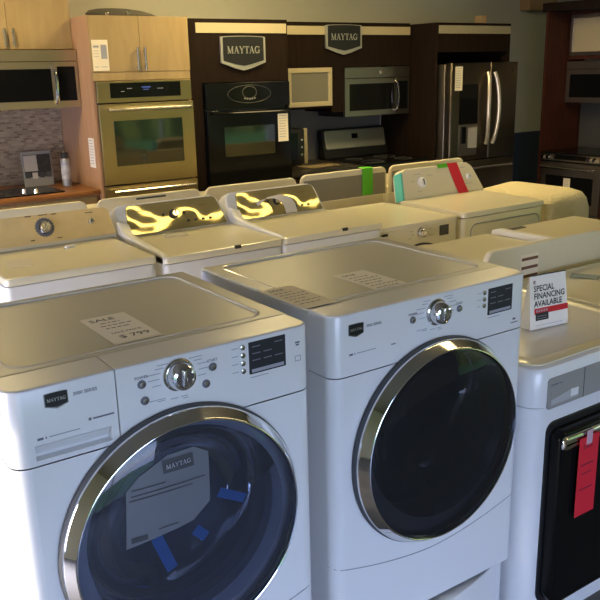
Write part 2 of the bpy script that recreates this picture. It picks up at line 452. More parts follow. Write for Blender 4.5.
def top_panel(w, d, z0, z1, r=.05, inset=(.055, .055, .035, .035), y0=-.002, fr_r=.008):
    """lid with a shallow rimmed recess; inset = left, right, front, back"""
    mb = MB(); l, rg, fr, bk = inset; h = .0045
    L = [(0, 0, 0, 0, z0, 0), (0, 0, 0, 0, z1 - .006, 0), (.0008, .0008, .0008, .0008, z1 - .0028, 0), (.0028, .0028, .0028, .0028, z1 - .0008, 0), (.006, .006, .006, .006, z1, 0), (.0065, .0065, .0065, .0065, z1, 0)]
    L += [(l - .0125, rg - .0125, fr - .0125, bk - .0125, z1, 1), (l - .012, rg - .012, fr - .012, bk - .012, z1, 1), (l - .009, rg - .009, fr - .009, bk - .009, z1 - .0006, 1), (l - .003, rg - .003, fr - .003, bk - .003, z1 - h + .0006, 1), (l, rg, fr, bk, z1 - h, 1), (l + .0005, rg + .0005, fr + .0005, bk + .0005, z1 - h, 1)]
    rings = []
    for a, b, c, e, z, k in L:
        rad = max(r - a, .004)
        rings.append([V((x, y, z)) for x, y in rr4(-w / 2 + a, w / 2 - b, y0 + c, d - e, (.04, .04, .04, .04) if k else (rad, max(fr_r - a, .002), max(fr_r - a, .002), rad))])
    return mb.loft(rings)

def knob(root, x, z, y, r=.030, depth=.034):
    k = MB(); k.lathe([(r * 1.22, 0), (r * 1.2, -.004), (r * 1.08, -.007)], (x, y, z), 40, True); kn = k.build('knob', M['chrome_satin'], root)
    k = MB(); k.lathe([(r, -.005), (r * .98, -depth * .7), (r * .86, -depth * .93), (r * .7, -depth), (r * .62, -depth * .9)], (x, y, z), 40, True); k.build('knob_cap', M['chrome'], kn)
    k = MB(); k.box(x - r * .14, x + r * .14, y - depth * 1.04, y - depth * .8, z - r * .62, z + r * .62, .002); k.build('grip', M['chrome_satin'], kn)
    return kn

def porthole_door(root, zc, y0, R, gm, ring=M['chrome']):
    k = MB(); k.lathe([(R * .985, y0 + .002), (R, y0 - .004), (R, y0 - .012), (R * .985, y0 - .018)], (0, 0, zc)); d = k.build('door', M['rubber'], root)
    k = MB(); k.lathe([(R * .985, y0 - .016), (R * .985, y0 - .0225), (R * .982, y0 - .0245), (R * .978, y0 - .0262), (R * .975, y0 - .0272), (R * .926, y0 - .0470), (R * .923, y0 - .0480), (R * .919, y0 - .0490), (R * .914, y0 - .0493), (R * .910, y0 - .0487), (R * .902, y0 - .0415)], (0, 0, zc)); k.build('door_ring', ring, d)
    k = MB(); k.lathe([(R * .904, y0 - .0415), (R * .83, y0 - .050), (R * .62, y0 - .060), (R * .4, y0 - .066), (R * .2, y0 - .068), (.002, y0 - .0685)], (0, 0, zc)); k.build('door_glass', gm, d)
    return d

def front_loader(name, label, cat, loc, washer, group=None):
    w, d, H, zc, zcons = .704, .66, .93, .535, .767
    t = thing(name, label, cat, loc, 0, group)
    loader_body(w, d, .9195, zc, .229, zcons, rc=.035).build('body', M['enamel'], t)
    top_panel(w, d, .9198, H, r=.006, y0=.1005).build('top_panel', M['enamel_top_shaded'], t)
    k = MB(); o_ = rr4(-w / 2 + .047, w / 2 - .047, .1275, d - .027, (.045,) * 4, 8); k.tube([(x, y, H - .0012) for x, y in o_ + o_[:1]], .0028, 8); k.build('rim', M['enamel_gloss'], t)  # bead added so the recess edge shows a bright highlight line
    # console
    split = -.133
    k = MB(); z0, z1 = zcons + .003, H - .0003
    pl = lambda xa, xb, d_=.099: (lambda i: plan(w - 2 * i, d_, .035 - i, max(xa, -w / 2 + i), min(xb, w / 2 - i), i))
    if washer:
        k.slab(pl(split + .001, 1), z0, z1, .007)
        k.prism([(-.306, .022, z0), (-.15, .022, z0), (-.15, .099, z0), (-.306, .099, z0)], (0, 0, .05))
    else: k.slab(pl(-1, 1), z0, z1, .007)
    k.build('console', M['enamel'], t)
    if washer:
        k = MB(); lo = .812
        k.slab(pl(-1, split - .0015), lo, z1, .007)
        k.prism([(x, y, z0) for x, y in plan(w, .099, .035, -w / 2, -.306)], (0, 0, lo - z0))
        k.prism([(x, y, z0) for x, y in plan(w, .099, .035, -.15, split - .0015)], (0, 0, lo - z0))
        k.prism([(-.306, .0, z0), (-.15, .0, z0), (-.15, .0, z0 + .010), (-.306, .0, z0 + .010)], (0, .0215, 0))
        dr = k.build('dispenser_drawer', M['enamel'], t)
        k = MB(); k.prism([(-.305, .0005, lo - .001), (-.305, .0215, lo - .026), (-.305, .0215, lo - .001)], (.154, 0, 0)); k.build('drawer_grip', M['enamel'], dr)
    # curved lower seam and side seam
    k = MB(); a = [(x, -.0006, .175 + .058 * (abs(x) / .343) ** 1.7) for x in [-.314 + .628 * i / 40 for i in range(41)]]
    a = [(-.352, .032, .233), (-.343, .012, .231), (-.328, .002, .2275)] + a + [(.328, .002, .2275), (.343, .012, .231), (.352, .032, .233)]
    k.tube(a, .0014, 6); k.build('lower_seam', M['soft_seam'], t)
    k = MB(); k.lathe([(.230, 0.031), (.205, .020), (.19, .03), (.185, .06), (.20, .09)], (0, 0, zc)); k.build('gasket', M['rubber'], t)
    k = MB(); k.lathe([(.20, .09), (.235, .10), (.24, .14), (.24, .46), (.20, .50), (.06, .48), (.002, .48)], (0, 0, zc), 64); dm = k.build('drum', M['drum'], t)
    door = porthole_door(t, zc - (.010 if washer else .024), 0, .292 if washer else .297, M['glass'] if washer else M['glass_dark'])
    k = MB(); k.lathe([(.235, -.035), (.205, -.012), (.175, .03), (.145, .085), (.10, .10), (.002, .105)], (0, 0, zc), 64); k.build('inner_bowl', glass_mat('bowl_glass', (.62, .65, .72) if washer else (.3, .3, .32)), door)
    ox = -.012 if washer else -.026
    knob(t, .018 + ox, .886 if washer else .880, 0)
    yb = 0
    bs = [(-.066 + ox, .884), (-.062 + ox, .847), (.100 + ox, .884), (.082 + ox, .849)] if washer else [(-.066 + ox, .874), (.102 + ox, .873)]
    for x, z in bs:
        k = MB(); k.lathe([(.0095, 0), (.0095, -.002), (.007, -.003)], (x, yb, z), 24, True); b = k.build('button', M['print_grey'], t)
        k = MB(); k.lathe([(.0062, -.003), (.0058, -.006), (.001, -.0065)], (x, yb, z), 24, True); k.build('button_cap', M['chrome_satin'], b)
    dx = .180 if washer else .187
    k = MB(); zd = .843 if washer else .832
    k.front(dx, dx + .098, zd, zd + .076, yb, .0015, .002); dp = k.build('display', M['display'], t)
    k = MB(); k.bars([(dx + .006, dx + .092, zd + .0035, .008)], yb - .0019); k.build('display_strip', M['print_soft'], dp, smooth=0)
    k = MB()
    k.bars([(dx + .008 + c * .03, dx + .030 + c * .03, zd + .063 - r * .016, .0025) for r in range(3) for c in range(3) if (r * 3 + c) % 4 != 1], yb - .0019); k.build('display_print', M['print_grey'], dp, smooth=0)
    for i in range(4 if washer else 3):
        z = zd + .068 - i * .0185
        k = MB(); k.lathe([(.0065, 0), (.0062, -.003), (.003, -.0042), (.0005, -.0042)], (dx - .016, yb, z), 20, True); k.build('option_button', M['chrome_satin'], t)
    # printing
    k = MB(); yp = -.0007; f_ = []
    k.text('POWER', (bs[0][0], yp, bs[0][1] + .0125), .0085, bold=.02, align='CENTER')
    k.text('START', (bs[2 if washer else 1][0], yp, bs[2 if washer else 1][1] + .0125), .0085, bold=.02, align='CENTER')
    for i in range(4 if washer else 3): f_.append((dx - .044, dx - .027, zd + .068 - i * .0185, .0016))
    for i, a in enumerate((200, 178, 158, 140, 122, 58, 40, 22, 2, -20)):
        r = .046; cx, cz = r * math.cos(math.radians(a)), r * math.sin(math.radians(a)) * .8
        ln = .020 + .006 * ((i * 7) % 3)
        x0 = cx - ln if a > 90 else cx
        f_.append((x0 + .020 + ox, x0 + ln + .020 + ox, .884 + cz, .0018))
    for x0, x1, z in ((-.064, -.028, .840), (-.046, -.028, .836), (-.016, .002, .834), (.008, .024, .834), (.012, .026, .829)): f_.append((x0 + .012 + ox, x1 + .012 + ox, z, .0018))
    f_.append((dx + .002, dx + .05, zd - .009, .002))
    if washer: k.bars([(.305, .318, .890, .004), (.307, .316, .884, .004), (.304, .320, .858, .0012), (.304, .320, .846, .0012), (.304, .3052, .846, .0132), (.3188, .320, .846, .0132)], yp)
    else: k.bars([(.292, .304, .798, .006), (.284, .314, .789, .003)], yp)
    k.text('3000 SERIES', (-.222 if washer else -.246, yp, .897 if washer else .886), .0098, bold=.02)
    k.bars([(-.300, -.288, .822 if washer else .822, .005), (-.284, -.2815, .822, .005)], yp)
    if washer: k.bars([(-.196, -.190, .836, .006), (-.187, -.142, .837, .0035)], yp)
    else: k.bars([(-.165, -.150, .822, .003)], yp)
    k.build('lettering', M['print_grey'], t, smooth=0)
    k = MB(); k.bars(f_ + [(-.277, -.215, .8235, .0024)], yp); k.build('fine_print', M['print_soft'], t, smooth=0)
    brand_plate(t, -.256 if washer else -.280, .900 if washer else .889, -.0003, .047, .026, .007, .003, .80, M['chrome_satin'])
    return t

L0 = (.676, 1.459, .30)
lw = front_loader('washing_machine', 'white front-loading washer with blue tape and a printed sticker in its round chrome-ringed door', 'washing machine', L0, True)
rd = front_loader('clothes_dryer', 'white front-loading dryer with a dark round chrome-ringed door, beside the sale sign', 'dryer', (1.440, 1.459, .30), False)
# the washer's extras: sticker on the glass, tape on the gasket
door_l = [c for c in lw.children if c.name.startswith('door')][0]
def glass_y(x, z):                          # outside surface of the porthole glass, local
    r = math.hypot(x, z - .525) / .292
    pts = [(0, -.0685), (.2, -.068), (.4, -.066), (.62, -.060), (.83, -.050), (.904, -.0415)]
    for (a, ya), (b, yb_) in zip(pts, pts[1:]):
        if r <= b: return ya + (yb_ - ya) * (r - a) / (b - a)
    return -.043
st = [(.705, 1.022), (.697, .912), (.655, .880), (.618, .874), (.503, .862), (.516, .985), (.545, 1.010), (.612, 1.040), (.672, 1.042)]
cx, cz = sum(p[0] for p in st) / 9, sum(p[1] for p in st) / 9
k = MB(); bm = k.bm
def spt(x, z): return bm.verts.new((x - .670, glass_y(x - .670, z - .30) - .0022, z - .30))
dn = [V(st[i]).lerp(V(st[(i + 1) % 9]), q / 4) for i in range(9) for q in range(4)]
cen = spt(cx, cz); prev = None
for fr_ in (.2, .4, .6, .8, 1):
    cur_ = [spt(cx + (p.x - cx) * fr_, cz + (p.y - cz) * fr_) for p in dn]
    for i in range(36):
        j = (i + 1) % 36
        bm.faces.new((cen, cur_[i], cur_[j]) if prev is None else (prev[i], cur_[i], cur_[j], prev[j]))
    prev = cur_
k.build('door_sticker', mat('sticker_film', (.12, .13, .16), .55), door_l)
k = MB(); bm = k.bm
def sbar(x0, x1, z0, z1, dy=-.0034):
    n_ = 6
    for i in range(n_):
        a, b = x0 + (x1 - x0) * i / n_, x0 + (x1 - x0) * (i + 1) / n_
        k.poly([(a - .67, glass_y(a - .67, z0 - .3) + dy, z0 - .3), (b - .67, glass_y(b - .67, z0 - .3) + dy, z0 - .3), (b - .67, glass_y(b - .67, z1 - .3) + dy, z1 - .3), (a - .67, glass_y(a - .67, z1 - .3) + dy, z1 - .3)])
sbar(.598, .668, 1.003, 1.032)
sbar(.528, .60, .984, .987); sbar(.525, .69, .972, .975); sbar(.520, .66, .963, .9655); sbar(.515, .55, .872, .884); sbar(.575, .62, .886, .8885)
k.build('lettering', mat('sticker_ink', (.035, .038, .05), .5), door_l, smooth=0)
polys, tw = serif_word('MAYTAG'); s_ = .058 / tw
k = MB(); k.strokes(polys, (.604 - .67, glass_y(-.037, .717) - .0060, 1.0175 - .3 - s_ / 2), (1, 0, 0), (0, 0, 1), s_); k.build('logo', M['print_soft'], door_l, smooth=0)
def tape(p, q, wd, y0=-.040):
    p, q = V(p), V(q); dd = (q - p).normalized(); nn = V((-dd.y, dd.x)) * wd / 2
    k = MB()
    k.prism([(a.x - .67, y0, a.y - .30) for a in (p + nn, p - nn, q - nn, q + nn)], (0, .0012, 0))
    k.build('blue_tape', M['blue'], door_l, smooth=0)
for p, q, wd in (((.735, .905), (.800, .868), .022), ((.580, .850), (.612, .760), .026), ((.672, .835), (.697, .808), .024)): tape(p, q, wd)

# pedestals
def pedestal(loc, label):
    t = thing('pedestal', label, 'pedestal', loc)
    w, d = .70, .62
    k = MB(); k.box(-w / 2, -w / 2 + .02, .05, d, 0, .30); k.box(w / 2 - .02, w / 2, .05, d, 0, .30); k.box(-w / 2 + .02, w / 2 - .02, d - .02, d, 0, .30)
    k.box(-w / 2 + .02, w / 2 - .02, .05, d - .02, 0, .02); k.box(-w / 2 + .02, w / 2 - .02, .26, d - .02, .28, .30)
    k.build('body', M['enamel'], t)
    out = lambda i: [(x, -.075 * (1 - (x / .352) ** 2) + .045 + i * .6) for x in [(-w / 2 + i) + (w - 2 * i) * q / 24 for q in range(25)]] + \
                    [(x, -.055 * (1 - (x / .352) ** 2) + .070 - i * .6) for x in [(w / 2 - i) - (w - 2 * i) * q / 24 for q in range(25)]]
    k = MB(); k.slab(out, .015, .286, .006); k.build('drawer', M['enamel'], t)
    return t
pedestal((.676, 1.459, 0), 'low white pedestal under the front-loading washer with the taped door')
pedestal((1.440, 1.459, 0), 'low white drawer pedestal with a bowed front under the dark-door dryer')

# ------------------------------------------------------------------ the squarer machine at the right with grey control panel
G = thing('washing_machine', 'white front-loading washer with grey control panel, square black door and a red tag', 'washing machine', (2.163, 1.43, 0))
w, d, H = .706, .70, .93
k = MB(); k.prism([(x, y, 0) for x, y in plan(w, d, .06)], (0, 0, .80)); k.build('body', M['enamel'], G)
k = MB(); k.slab(lambda i: [(x * (1 - 2 * i / w), i + y * (1 - 2 * i / d)) for x, y in plan(w, d, .06, y0=-.004)], .803, .931, .022); k.build('upper_body', M['enamel'], G)
k = MB(); L = []
for a, z in ((.018, .925), (.018, .9335), (.022, .9345), (.060, .9345), (.067, .930), (.072, .930)):
    L.append([V((x, y, z)) for x, y in rr(-w / 2 + a, w / 2 - a, a, d - a, .05)])
k.loft(L); k.build('top_panel', M['enamel_cream'], G)
k = MB(); k.front(-.296, .27, .792, .893, -.004, .003, .012); cp = k.build('control_panel', M['grey_panel'], G)
k = MB(); k.prism([(-.280, -.0075, .805), (-.150, -.0075, .805), (-.150, -.0075, .832), (-.185, -.0075, .838), (-.280, -.0075, .822)], (0, -.0012, 0)); k.build('drawer_recess', mat('pale_grey_scoop', (.42, .42, .42), .4), cp)
k = MB(); k.prism([(-.190, -.0090, .812), (-.153, -.0090, .812), (-.153, -.0090, .836), (-.190, -.0090, .837)], (0, -.0012, 0)); k.build('drawer_latch', M['plastic_white'], cp)
k = MB(); k.front(-.125, -.122, .793, .892, -.0070, .0006); k.build('panel_seam', M['seam'], cp)
k = MB(); k.bars([(-.284, -.249, .868, .004), (-.246, -.230, .868, .003), (-.284, -.278, .842, .002)], -.0074); k.build('lettering', M['print_grey'], cp, smooth=0)
def sq_outline(i): return rr4(-.273 + i, .252 - i, .105 + i, .722 - i, (.075, .03, .03, .055), 8)
Mf = lambda y: Matrix(((1, 0, 0, 0), (0, 0, -1, y), (0, 1, 0, 0), (0, 0, 0, 1)))
k = MB(); k.slab(lambda i: rr4(-.287 + i, .266 - i, .09 + i, .745 - i, (.08, .035, .035, .06), 8), 0, .006, .003, Mf(0)); dg = k.build('door', M['black_soft'], G)
k = MB(); k.slab(sq_outline, 0, .045, .014, Mf(-.006)); k.build('door_panel', M['black'], dg)
k = MB(); k.slab(lambda i: rr4(-.267 + i, .246 - i, .664 + i, .708 - i, (.01, .016, .016, .012), 5), 0, .020, .010, Mf(-.040)); k.build('door_handle', M['chrome'], dg)

# ------------------------------------------------------------------ papers and the sign on the front row
def sheet(name, label, x0, x1, y0, y1, z, m, lines, cat='price sheet', skew=0.0, curl=0.0):
    c = ((x0 + x1) / 2, (y0 + y1) / 2, z)
    o = thing(name, label, cat, c, skew)
    hx, hy = (x1 - x0) / 2, (y1 - y0) / 2
    k = MB(); n_ = 10; th = .0006
    top = [[V((-hx + 2 * hx * i / n_, -hy + 2 * hy * j / n_, .0012 + th + curl * ((j / n_) ** 6) + curl * .5 * ((1 - i / n_) ** 5))) for i in range(n_ + 1)] for j in range(n_ + 1)]
    vt = [[k.bm.verts.new(p) for p in r] for r in top]; vb = [[k.bm.verts.new(p - V((0, 0, th))) for p in r] for r in top]
    for j in range(n_):
        for i in range(n_):
            k.bm.faces.new((vt[j][i], vt[j][i + 1], vt[j + 1][i + 1], vt[j + 1][i])); k.bm.faces.new((vb[j][i], vb[j + 1][i], vb[j + 1][i + 1], vb[j][i + 1]))
    k.build('paper', m, o)
    k = MB(); zt = .0026 + curl
    lines(k, hx, hy, zt)
    k.build('lettering', M['print_grey'], o, smooth=0)
    return o
def sale(big):
    def f(k, hx, hy, z):
        ux, uy = (1, 0, 0), (0, 1, 0)
        k.text('SALE', (-hx * .78, hy * .62, z), .030, ux, uy, .02)
        for q, (a, b) in enumerate(((-.5, .35), (-.62, .74), (-.55, .52))):
            yy = hy * (.42 - .2 * q)
            x = -hx + hx * (1 + a)
            while x < hx * b:
                ww = .006 + random.random() * .010
                k.poly([(x, yy, z), (min(x + ww, hx * b), yy, z), (min(x + ww, hx * b), yy + .005, z), (x, yy + .005, z)]); x += ww + .004
        k.text('SALE PRICE', (-hx * .62, -hy * .36, z), .0150, ux, uy, .01)
        k.text(big, (-hx * .52, -hy * .72, z), .032, ux, uy, .015)
    return f
ZT = 1.2252
sheet('price_sheet', 'white handwritten sale sheet lying on top of the washer with blue tape in its door', .607, .722, 1.612, 1.838, ZT, M['paper'], sale('$ 799'))
def small_lines(k, hx, hy, z):
    k.text('SALE', (-hx * .75, hy * .68, z), .022, (1, 0, 0), (0, 1, 0), .02)
    for q in range(6):
        yy = hy * (.45 - .22 * q); x = -hx * .75
        while x < hx * (.3 + .5 * ((q * 5) % 3) / 2):
            ww = .006 + random.random() * .012
            k.poly([(x, yy, z), (x + ww, yy, z), (x + ww, yy + .0045, z), (x, yy + .0045, z)]); x += ww + .004
sheet('price_sheet', 'buff sheet with reddish writing at the left edge of the dark-door dryer top', 1.078, 1.180, 1.556, 1.766, ZT + .0058, M['paper_warm'], small_lines)
sheet('price_sheet', 'white printed sale sheet lying in the middle of the dark-door dryer top', 1.340, 1.454, 1.568, 1.790, ZT, M['paper'], small_lines, curl=.0)
# tent sign
sg = thing('tent_sign', 'white folded card sign reading special financing available with red band', 'sign', (2.172, 1.69, .9352), math.radians(-7))
k = MB(); hw, hd, hh = .086, .022, .182
base = [V((-hw, -hd, 0)), V((hw, -hd, 0)), V((hw, hd, 0)), V((-hw, hd, 0))]
mid_ = [V((-hw, -hd, .022)), V((hw, -hd, .022)), V((hw, hd, .022)), V((-hw, hd, .022))]
tp = [V((-hw * .93, -.002, hh)), V((hw * .93, -.002, hh)), V((hw * .93, .002, hh)), V((-hw * .93, .002, hh))]
k.loft([base, mid_, tp]); k.build('card', M['paper'], sg, smooth=0)
sl = V((0, hd - .002, hh - .022)).normalized(); o0 = V((0, -hd - .0006, .022)); Ls = math.hypot(hd - .002, hh - .022)
def on(x, v, out=0): return o0 + V((x, 0, 0)) + sl * v + V((0, -sl.z, sl.y)) * out
k = MB()
for s, v in (('SPECIAL', .108), ('FINANCING', .082), ('AVAILABLE', .056)): k.text(s, on(-.066, v, .0006), .0285, (1, 0, 0), tuple(sl), .02, squeeze=.90)
k.build('wording', M['print_black'], sg, smooth=0)
k = MB(); k.poly([on(-.066, .030, .0005), on(.0865, .030, .0005), on(.0855, .050, .0005), on(-.066, .050, .0005)]); k.build('red_band', M['red_band'], sg, smooth=0)
k = MB(); k.poly([on(-.062, .008, .0009), on(-.004, .008, .0009), on(-.004, .034, .0009), on(-.062, .034, .0009)]); k.build('black_box', M['print_black'], sg, smooth=0)
k = MB()
for i in range(5): k.poly([on(-.059 + .011 * i, .037, .0012), on(-.052 + .011 * i, .037, .0012), on(-.052 + .011 * i, .045, .0012), on(-.059 + .011 * i, .045, .0012)])
for v in (.014, .022): k.poly([on(-.056, v, .0012), on(-.012, v, .0012), on(-.012, v + .0014, .0012), on(-.056, v + .0014, .0012)])
k.build('box_print', M['print_soft'], sg, smooth=0)
k = MB(); k.poly([on(-.070, .140, .0006), on(-.0535, .1405, .0006), on(-.0620, .147, .0006)]); k.poly([on(-.066, .133, .0006), on(-.063, .133, .0006), on(-.063, .139, .0006), on(-.066, .139, .0006)]); k.poly([on(-.061, .133, .0006), on(-.058, .133, .0006), on(-.058, .139, .0006), on(-.061, .139, .0006)])
k.build('house_mark', M['print_brown'], sg, smooth=0)
k = MB(); k.box(-hw * .94, hw * .94, -.003, .003, hh, hh + .003); k.build('ridge_edge', M['print_black'], sg, smooth=0)
k = MB(); k.bars([(-.06, .06, .012, .0012)], -hd - .0005); k.build('fine_print', M['print_soft'], sg, smooth=0)
# red tag on the handle
rt_ = thing('sale_tag', 'long red sale tag taped over the chrome handle of the square black door', 'tag', (2.008, 1.365, .42))
k = MB(); k.rbox(-.048, .048, -.0008, .0008, 0, .272, .0006, .0004); k.build('card', M['red'], rt_, smooth=0)
k = MB(); k.text('SALE', (-.030, -.0014, .232), .022, bold=.02); k.bars([(-.035, .028, .175, .005), (-.03, .02, .145, .004), (-.035, .03, .09, .005)], -.0013); k.build('lettering', mat('dark_red_ink', (.16, .01, .03), .6), rt_, smooth=0)
k = MB(); k.box(-.016, .012, -.0022, -.001, .245, .292); k.build('clear_tape', mat('clear_tape', (.55, .35, .42), .25), rt_, smooth=0)

# ------------------------------------------------------------------ top loading machines
def tilt(d0, z0, ang):
    """local frame on a console face: u along x, v up the tilted face, n out of it (towards -y)"""
    a = math.radians(ang)
    return Matrix(((1, 0, 0, 0), (0, math.sin(a), -math.cos(a), d0), (0, math.cos(a), math.sin(a), z0), (0, 0, 0, 1)))
def trap(u0, u1, v0, v1, tl, rt_, rtop, i=0, n=6):
    """console outline: sides lean in by tl / rt_ at the top, rounded upper corners"""
    o = rr4(u0 + i, u1 - i, v0 + i, v1 - i, (.006, max(rtop - i, .002), max(rtop - i, .002), .006), n)
    return [(u + (tl * (v - v0) / (v1 - v0) if u < (u0 + u1) / 2 else -rt_ * (v - v0) / (v1 - v0)), v) for u, v in o]

def top_loader(name, label, cat, loc, w, rotz=0, style='plain', group=None, bodym=None, ztop=.93, rise=.045, depth=.56):
    bodym = bodym or M['enamel']
    t = thing(name, label, cat, loc, rotz, group)
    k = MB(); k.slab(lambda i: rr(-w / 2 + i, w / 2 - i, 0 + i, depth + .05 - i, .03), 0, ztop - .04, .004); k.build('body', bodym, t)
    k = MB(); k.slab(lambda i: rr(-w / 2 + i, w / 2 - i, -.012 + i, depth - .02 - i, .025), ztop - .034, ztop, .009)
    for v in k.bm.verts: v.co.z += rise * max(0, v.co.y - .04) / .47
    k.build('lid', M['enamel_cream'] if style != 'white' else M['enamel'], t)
    return t

# W-row -----------------------------------------------------------------------
YW = 3.375
def mini_sticker(t, u, v):
    pass
# (1) champagne console
w1 = top_loader('washing_machine', 'white top-loading washer with satin champagne console and big dial, near the cooktop counter', 'washing machine', (1.163, YW, 0), .690, ztop=.988, rise=.006)
T = tilt(.515, .978, 20)
k = MB(); k.slab(lambda i: trap(-.346, .370, .0, .180, .035, .020, .03, i), -.075, .0, .010, T, False); c1 = k.build('console', M['plastic_cream'], w1)
k = MB(); k.slab(lambda i: trap(-.343, .367, .034, .177, .030, .020, .03, i), .0, .005, .003, T); k.build('console_face', M['champagne'], c1)
def tk(root, u, v, T, r, h, m1, m2, ring=True):
    def cy(r0, r1, h0, h1, m, name, par):
        k = MB(); n_ = 32
        k.loft([[T @ V((u + q * math.cos(2 * PI * i / n_), v + q * math.sin(2 * PI * i / n_), hh_)) for i in range(n_)] for q, hh_ in ((r0, h0), (r0, h0 + (h1 - h0) * .7), (r1, h1))])
        return k.build(name, m, par)
    a = cy(r, r * .97, .003, .010, m1, 'knob', root)
    cy(r * .72, r * .6, .010, h, m2, 'knob_cap', a)
    k = MB(); k.rbox(u - r * .1, u + r * .1, v - r * .55, v + r * .55, h - .002, h + .004, .002, .001, T); k.build('grip', M['chrome_satin'], a)
    return a
k = MB(); k.loft([[T @ V((.010 + q * math.cos(2 * PI * i / 40), .110 + q * math.sin(2 * PI * i / 40), h_)) for i in range(40)] for q, h_ in ((.046, .0045), (.046, .0062), (.036, .0064))]); k.build('dial_ring', M['print_grey'], c1)
tk(w1, .010, .110, T, .036, .034, M['chrome'], M['chrome_satin'])
tk(w1, .248, .112, T, .017, .020, M['chrome_satin'], M['chrome'])
def dash(root, items, T, m, name='lettering', n0=.0057):
    k = MB()
    for u0, u1, v, h in items: k.poly([T @ V((u0, v, n0)), T @ V((u1, v, n0)), T @ V((u1, v + h, n0)), T @ V((u0, v + h, n0))])
    return k.build(name, m, root, smooth=0)
ticks = []
for i in range(20):
    a = 2 * PI * i / 20
    ticks.append((.010 + .048 * math.cos(a) - .0025, .010 + .048 * math.cos(a) + .0025, .110 + .048 * math.sin(a) - .0012, .0024))
dash(c1, ticks + [(-.075, -.045, .170, .005), (-.01, .035, .170, .004), (.055, .08, .168, .005), (-.07, -.05, .050, .005), (.06, .085, .048, .004), (.225, .265, .155, .004)], T, M['print_brown'])
k = MB(); k.tube([T @ V((-.35, .016, .003)), T @ V((.352, .016, .003))], .002, 6); k.build('base_groove', M['soft_seam'], c1)

# (2) (3) mirrored gold consoles
def mirror_washer(label, x):
    w = .668
    t = top_loader('washing_machine', label, 'washing machine', (x, YW, 0), w, group=None, ztop=ztop_, rise=.006)
    T = tilt(.525, .966, 22)
    k = MB(); k.slab(lambda i: trap(-w / 2 + .004, w / 2 - .0, 0, .188, .0, .050, .045, i), -.085, 0, .014, T); c = k.build('console', M['plastic_white'], t)
    k = MB(); k.slab(lambda i: trap(-w / 2 + .058, w / 2 - .02, .018, .178, .012, .045, .022, i), .0, .003, .002, T); k.build('console_face', M['gold_mirror'], c)
    # raised shoulder running forward along the left edge
    k = MB(); prof = [(.0, .935), (.006, .972), (.03, .980), (.25, .992), (.40, 1.004), (.49, 1.020), (.53, 1.06), (.55, 1.06), (.55, .935)]
    rings = []
    for x0, dz in ((-w / 2 + .000, -.006), (-w / 2 + .006, 0), (-w / 2 + .016, 0), (-w / 2 + .060, -.016)):
        rings.append([V((x0, y, z + (dz if z > .94 else 0))) for y, z in prof])
    k.loft(rings); k.build('deck_shoulder', M['plastic_white'], t)
    tk(t, .0, .105, T, .026, .034, M['black_soft'], M['chrome'])
    for u in (-.062, .062, ): 
        k = MB(); k.rbox(u - .008, u + .008, .098, .114, .002, .007, .008, .001, T); k.build('button', M['black_soft'], t)
    for i in range(4):
        k = MB(); k.rbox(.070 + i * .045, .088 + i * .045, .052, .064, .002, .006, .003, .001, T); k.build('button', M['black_soft'], t)
    dash(c, [(-.22, -.17, .14, .004), (.16, .21, .135, .004), (-.2, -.12, .05, .003)], T, M['print_brown'], n0=.0034)
    k = MB(); k.rbox(.045, .08, -.016, -.002, ztop_ - .012, ztop_ + .004, .003, .001); k.build('lid_latch', M['black_soft'], t)
    return t, T
ztop_ = .972
w2, T2 = mirror_washer('white top-loading washer with mirrored gold console and a clear packet on its lid', 1.878)
w3, T3 = mirror_washer('white top-loading washer with mirrored gold console and a pale strip curling off it', 2.546)
# things lying on the lids, and a modelled glint
pk = tag(MB().slab(lambda i: rr(-.065 + i, .065 - i, -.05 + i, .05 - i, .01), 0, .004, .0015).build('plastic_packet', mat('clear_packet_film', (.70, .68, .62), .12, coat=.6), at=(0, 0, 0)), 'clear plastic packet lying flat on the gold-console washer lid', 'packet')
pk.location = (1.815, 3.80, .9775); pk.rotation_euler = (.013, 0, -.25)
pk2 = tag(MB().slab(lambda i: rr(-.055 + i, .055 - i, -.075 + i, .075 - i, .01), 0, .002, .0008).build('paper_label', mat('lid_label', (.62, .58, .52), .35), at=(0, 0, 0)), 'outlined paper label on the champagne-console washer lid', 'label')
pk2.location = (.950, 3.62, .9915); pk2.rotation_euler = (.013, 0, -.2)
pk3 = tag(MB().slab(lambda i: rr(-.030 + i, .030 - i, -.014 + i, .014 - i, .012), 0, .012, .006).build('lid_glint', mat('bright_glint_bit', (.9, .9, .9), .1), at=(0, 0, 0)), 'small white glint modelled as a bright bit on the lid under the champagne console', 'glint')  # white glint on the lid, put in as a bright glossy bit
pk3.location = (1.245, 3.79, .9937); pk3.rotation_euler = (.013, 0, .3)
# curled strip hanging from the dial of the third washer
k = MB(); prof = [(-.03, .118), (.0, .135), (.03, .128), (.055, .10), (.066, .055), (.067, .004)]
path = [V((0, .06 - .0, 0))]
path = [T3 @ V((-.10, .085, .006)), T3 @ V((-.06, .105, .028)), T3 @ V((-.02, .100, .050)), T3 @ V((.015, .075, .075)), T3 @ V((.03, .03, .090)), T3 @ V((.034, .006, .094))]
a_ = [p + V((0, -.030, .0)) for p in path]; b_ = [p + V((.0, .030, .016)) for p in path]
sm = lambda P_: [P_[0].lerp(P_[0], 0)] + [P_[i].lerp(P_[i + 1], t_) for i in range(len(P_) - 1) for t_ in (.5, 1)]
a_ = [T3 @ V(q) for q in ((-.150, .110, .010), (-.09, .118, .030), (-.045, .112, .048), (-.012, .088, .062), (.0, .055, .068), (.002, .012, .070))]
b_ = [T3 @ V(q) for q in ((-.135, .085, .010), (-.075, .126, .030), (.0, .130, .048), (.06, .104, .062), (.078, .062, .068), (.08, .012, .070))]
rings = [[p, q, q + V((0, .0015, -.0015)), p + V((0, .0015, -.0015))] for p, q in zip(sm(a_), sm(b_))]
